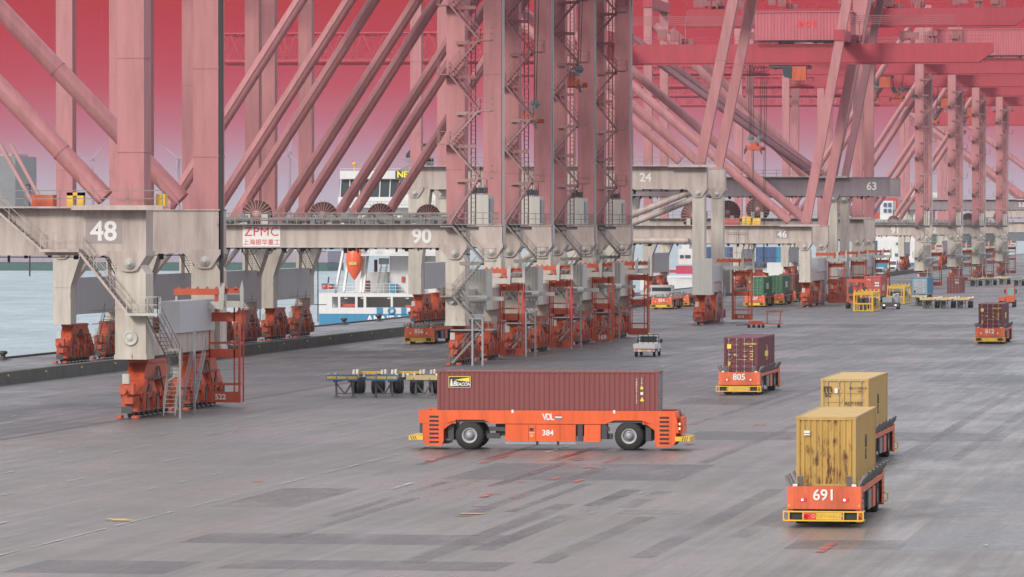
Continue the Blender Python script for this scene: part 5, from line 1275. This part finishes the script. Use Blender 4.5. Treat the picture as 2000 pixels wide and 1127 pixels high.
# hull and stores far across the water on the left
Yf = 1750.0
paint('far_lilac', (.30,.26,.32), .7, .2)
fs = thing('moored_ship', 'far ship with a dark green hull across the water at the left edge', 'ship', (0, 0, 0))
m = MB(); wl_(m, -60, 640, 513, 534, Yf, 30); m.build('hull', 'hull_green', fs); m = MB(); wl_(m, -60, 640, 490, 513, Yf+2, 26); m.build('superstructure', 'far_lilac', fs)
bs = thing('storage_building', 'tall dark grey block at the far left behind crane 48', 'building', (0, 0, 0))
Yb = 2300.0
m = MB(); wl_(m, -60, 30, 305, 470, Yb, 40); m.build('wall', 'steel_grey', bs); m = MB(); wl_(m, -60, 18, 300, 305, Yb, 30, 5); m.build('roof', 'crane_redwash_mid', bs)
lp = thing('floodlight_mast', 'thin floodlight mast behind crane 48 at the left', 'lamp post', (AY(58, 400, 1500)[0], 1500, 0))
zz = AY(58, 361, 1500)[1]; m = MB(); m.tube((0, 0, -3), (0, 0, zz), .25, 8); m.build('pole', 'dark', lp); m = MB(); m.box((0, 0, zz), (2.2, .6, .6)); m.build('lamp_head', 'dark', lp)
# quay stores seen between crane legs: white shed and lattice signal posts
for (px, py) in ((621, 483), (508, 528)):
    x = AY(px, 600, 640)[0]
    pm = thing('signal_post', 'thin dark crossbar post on the quay edge ' + ('left of the white ship' if px > 600 else 'between the seaside crane legs'), 'post', (x, 640, 0))
    m = MB(); m.bar((0, 0, 0), (0, 0, AY(px, py, 640)[1]), .12); 
    for z in (2.2, 9): m.bar((-.8, 0, z), (1.1, 0, z), .1)
    m.build('pole', 'dark', pm)
# wind turbines
for px, py, lab, Yt, ang in ((349, 310, 'leftmost of two clear wind turbines on the horizon, between crane 48 legs', 4600, 20), (565, 300, 'wind turbine on the horizon seen between the crane braces', 4200, 75), (180, 312, 'faint wind turbine blade behind the leftmost crane brace', 4900, 50)):
    x, z = AY(px, py, Yt)
    t = thing('wind_turbine', lab, 'wind turbine', (x, Yt, 0), 0, 'wind turbines on the horizon')
    m = MB(); m.tube((0, 0, -3), (0, 0, z), 1.9, 12, 1.1); m.build('tower', 'turbine_haze_tint', t)
    m = MB(); m.lim(-1.3, 1.3, -3, 5, z-1.3, z+1.3); m.lathe((0, -4.2, z), [(0, 0), (.5, .9), (1.4, 1.3)], 'y', 12); m.build('nacelle', 'turbine_haze_tint', t)
    for k in range(3):
        a = R(ang+120*k); m = MB(); d = Vector((math.cos(a), 0, math.sin(a))); m.add([Vector((0, -3.6, z))+d*1+Vector((-d.z, 0, d.x))*s*w_ + Vector((0, e, 0)) for (s, w_) in ((1, .9), (-1, .9)) for e in (-.2, .2)] + [Vector((0, -3.6, z))+d*24+Vector((0, e, 0)) for e in (-.1, .1)],
            [(0, 1, 3, 2), (0, 2, 4), (1, 5, 3), (0, 4, 5, 1), (2, 3, 5, 4)]); m.build('blade', 'turbine_haze_tint', t)

# ------------------------------------------------------------------ the damp air over the harbour
hz = MB(); hz.lim(-9100, 1000, -600, 14100, -7.5, 95)
ho_ = bpy.data.materials.new('haze'); ho_.use_nodes = True; nn = ho_.node_tree.nodes; ll = ho_.node_tree.links; nn.clear()
oo = nn.new('ShaderNodeOutputMaterial'); pv = nn.new('ShaderNodeVolumePrincipled')
pv.inputs['Color'].default_value = (.80, .80, .84, 1); pv.inputs['Density'].default_value = HAZE; pv.inputs['Anisotropy'].default_value = .2
ll.new(pv.outputs[0], oo.inputs['Volume'])
if HAZE > 0: tag(hz.build('haze', ho_), kind='stuff')
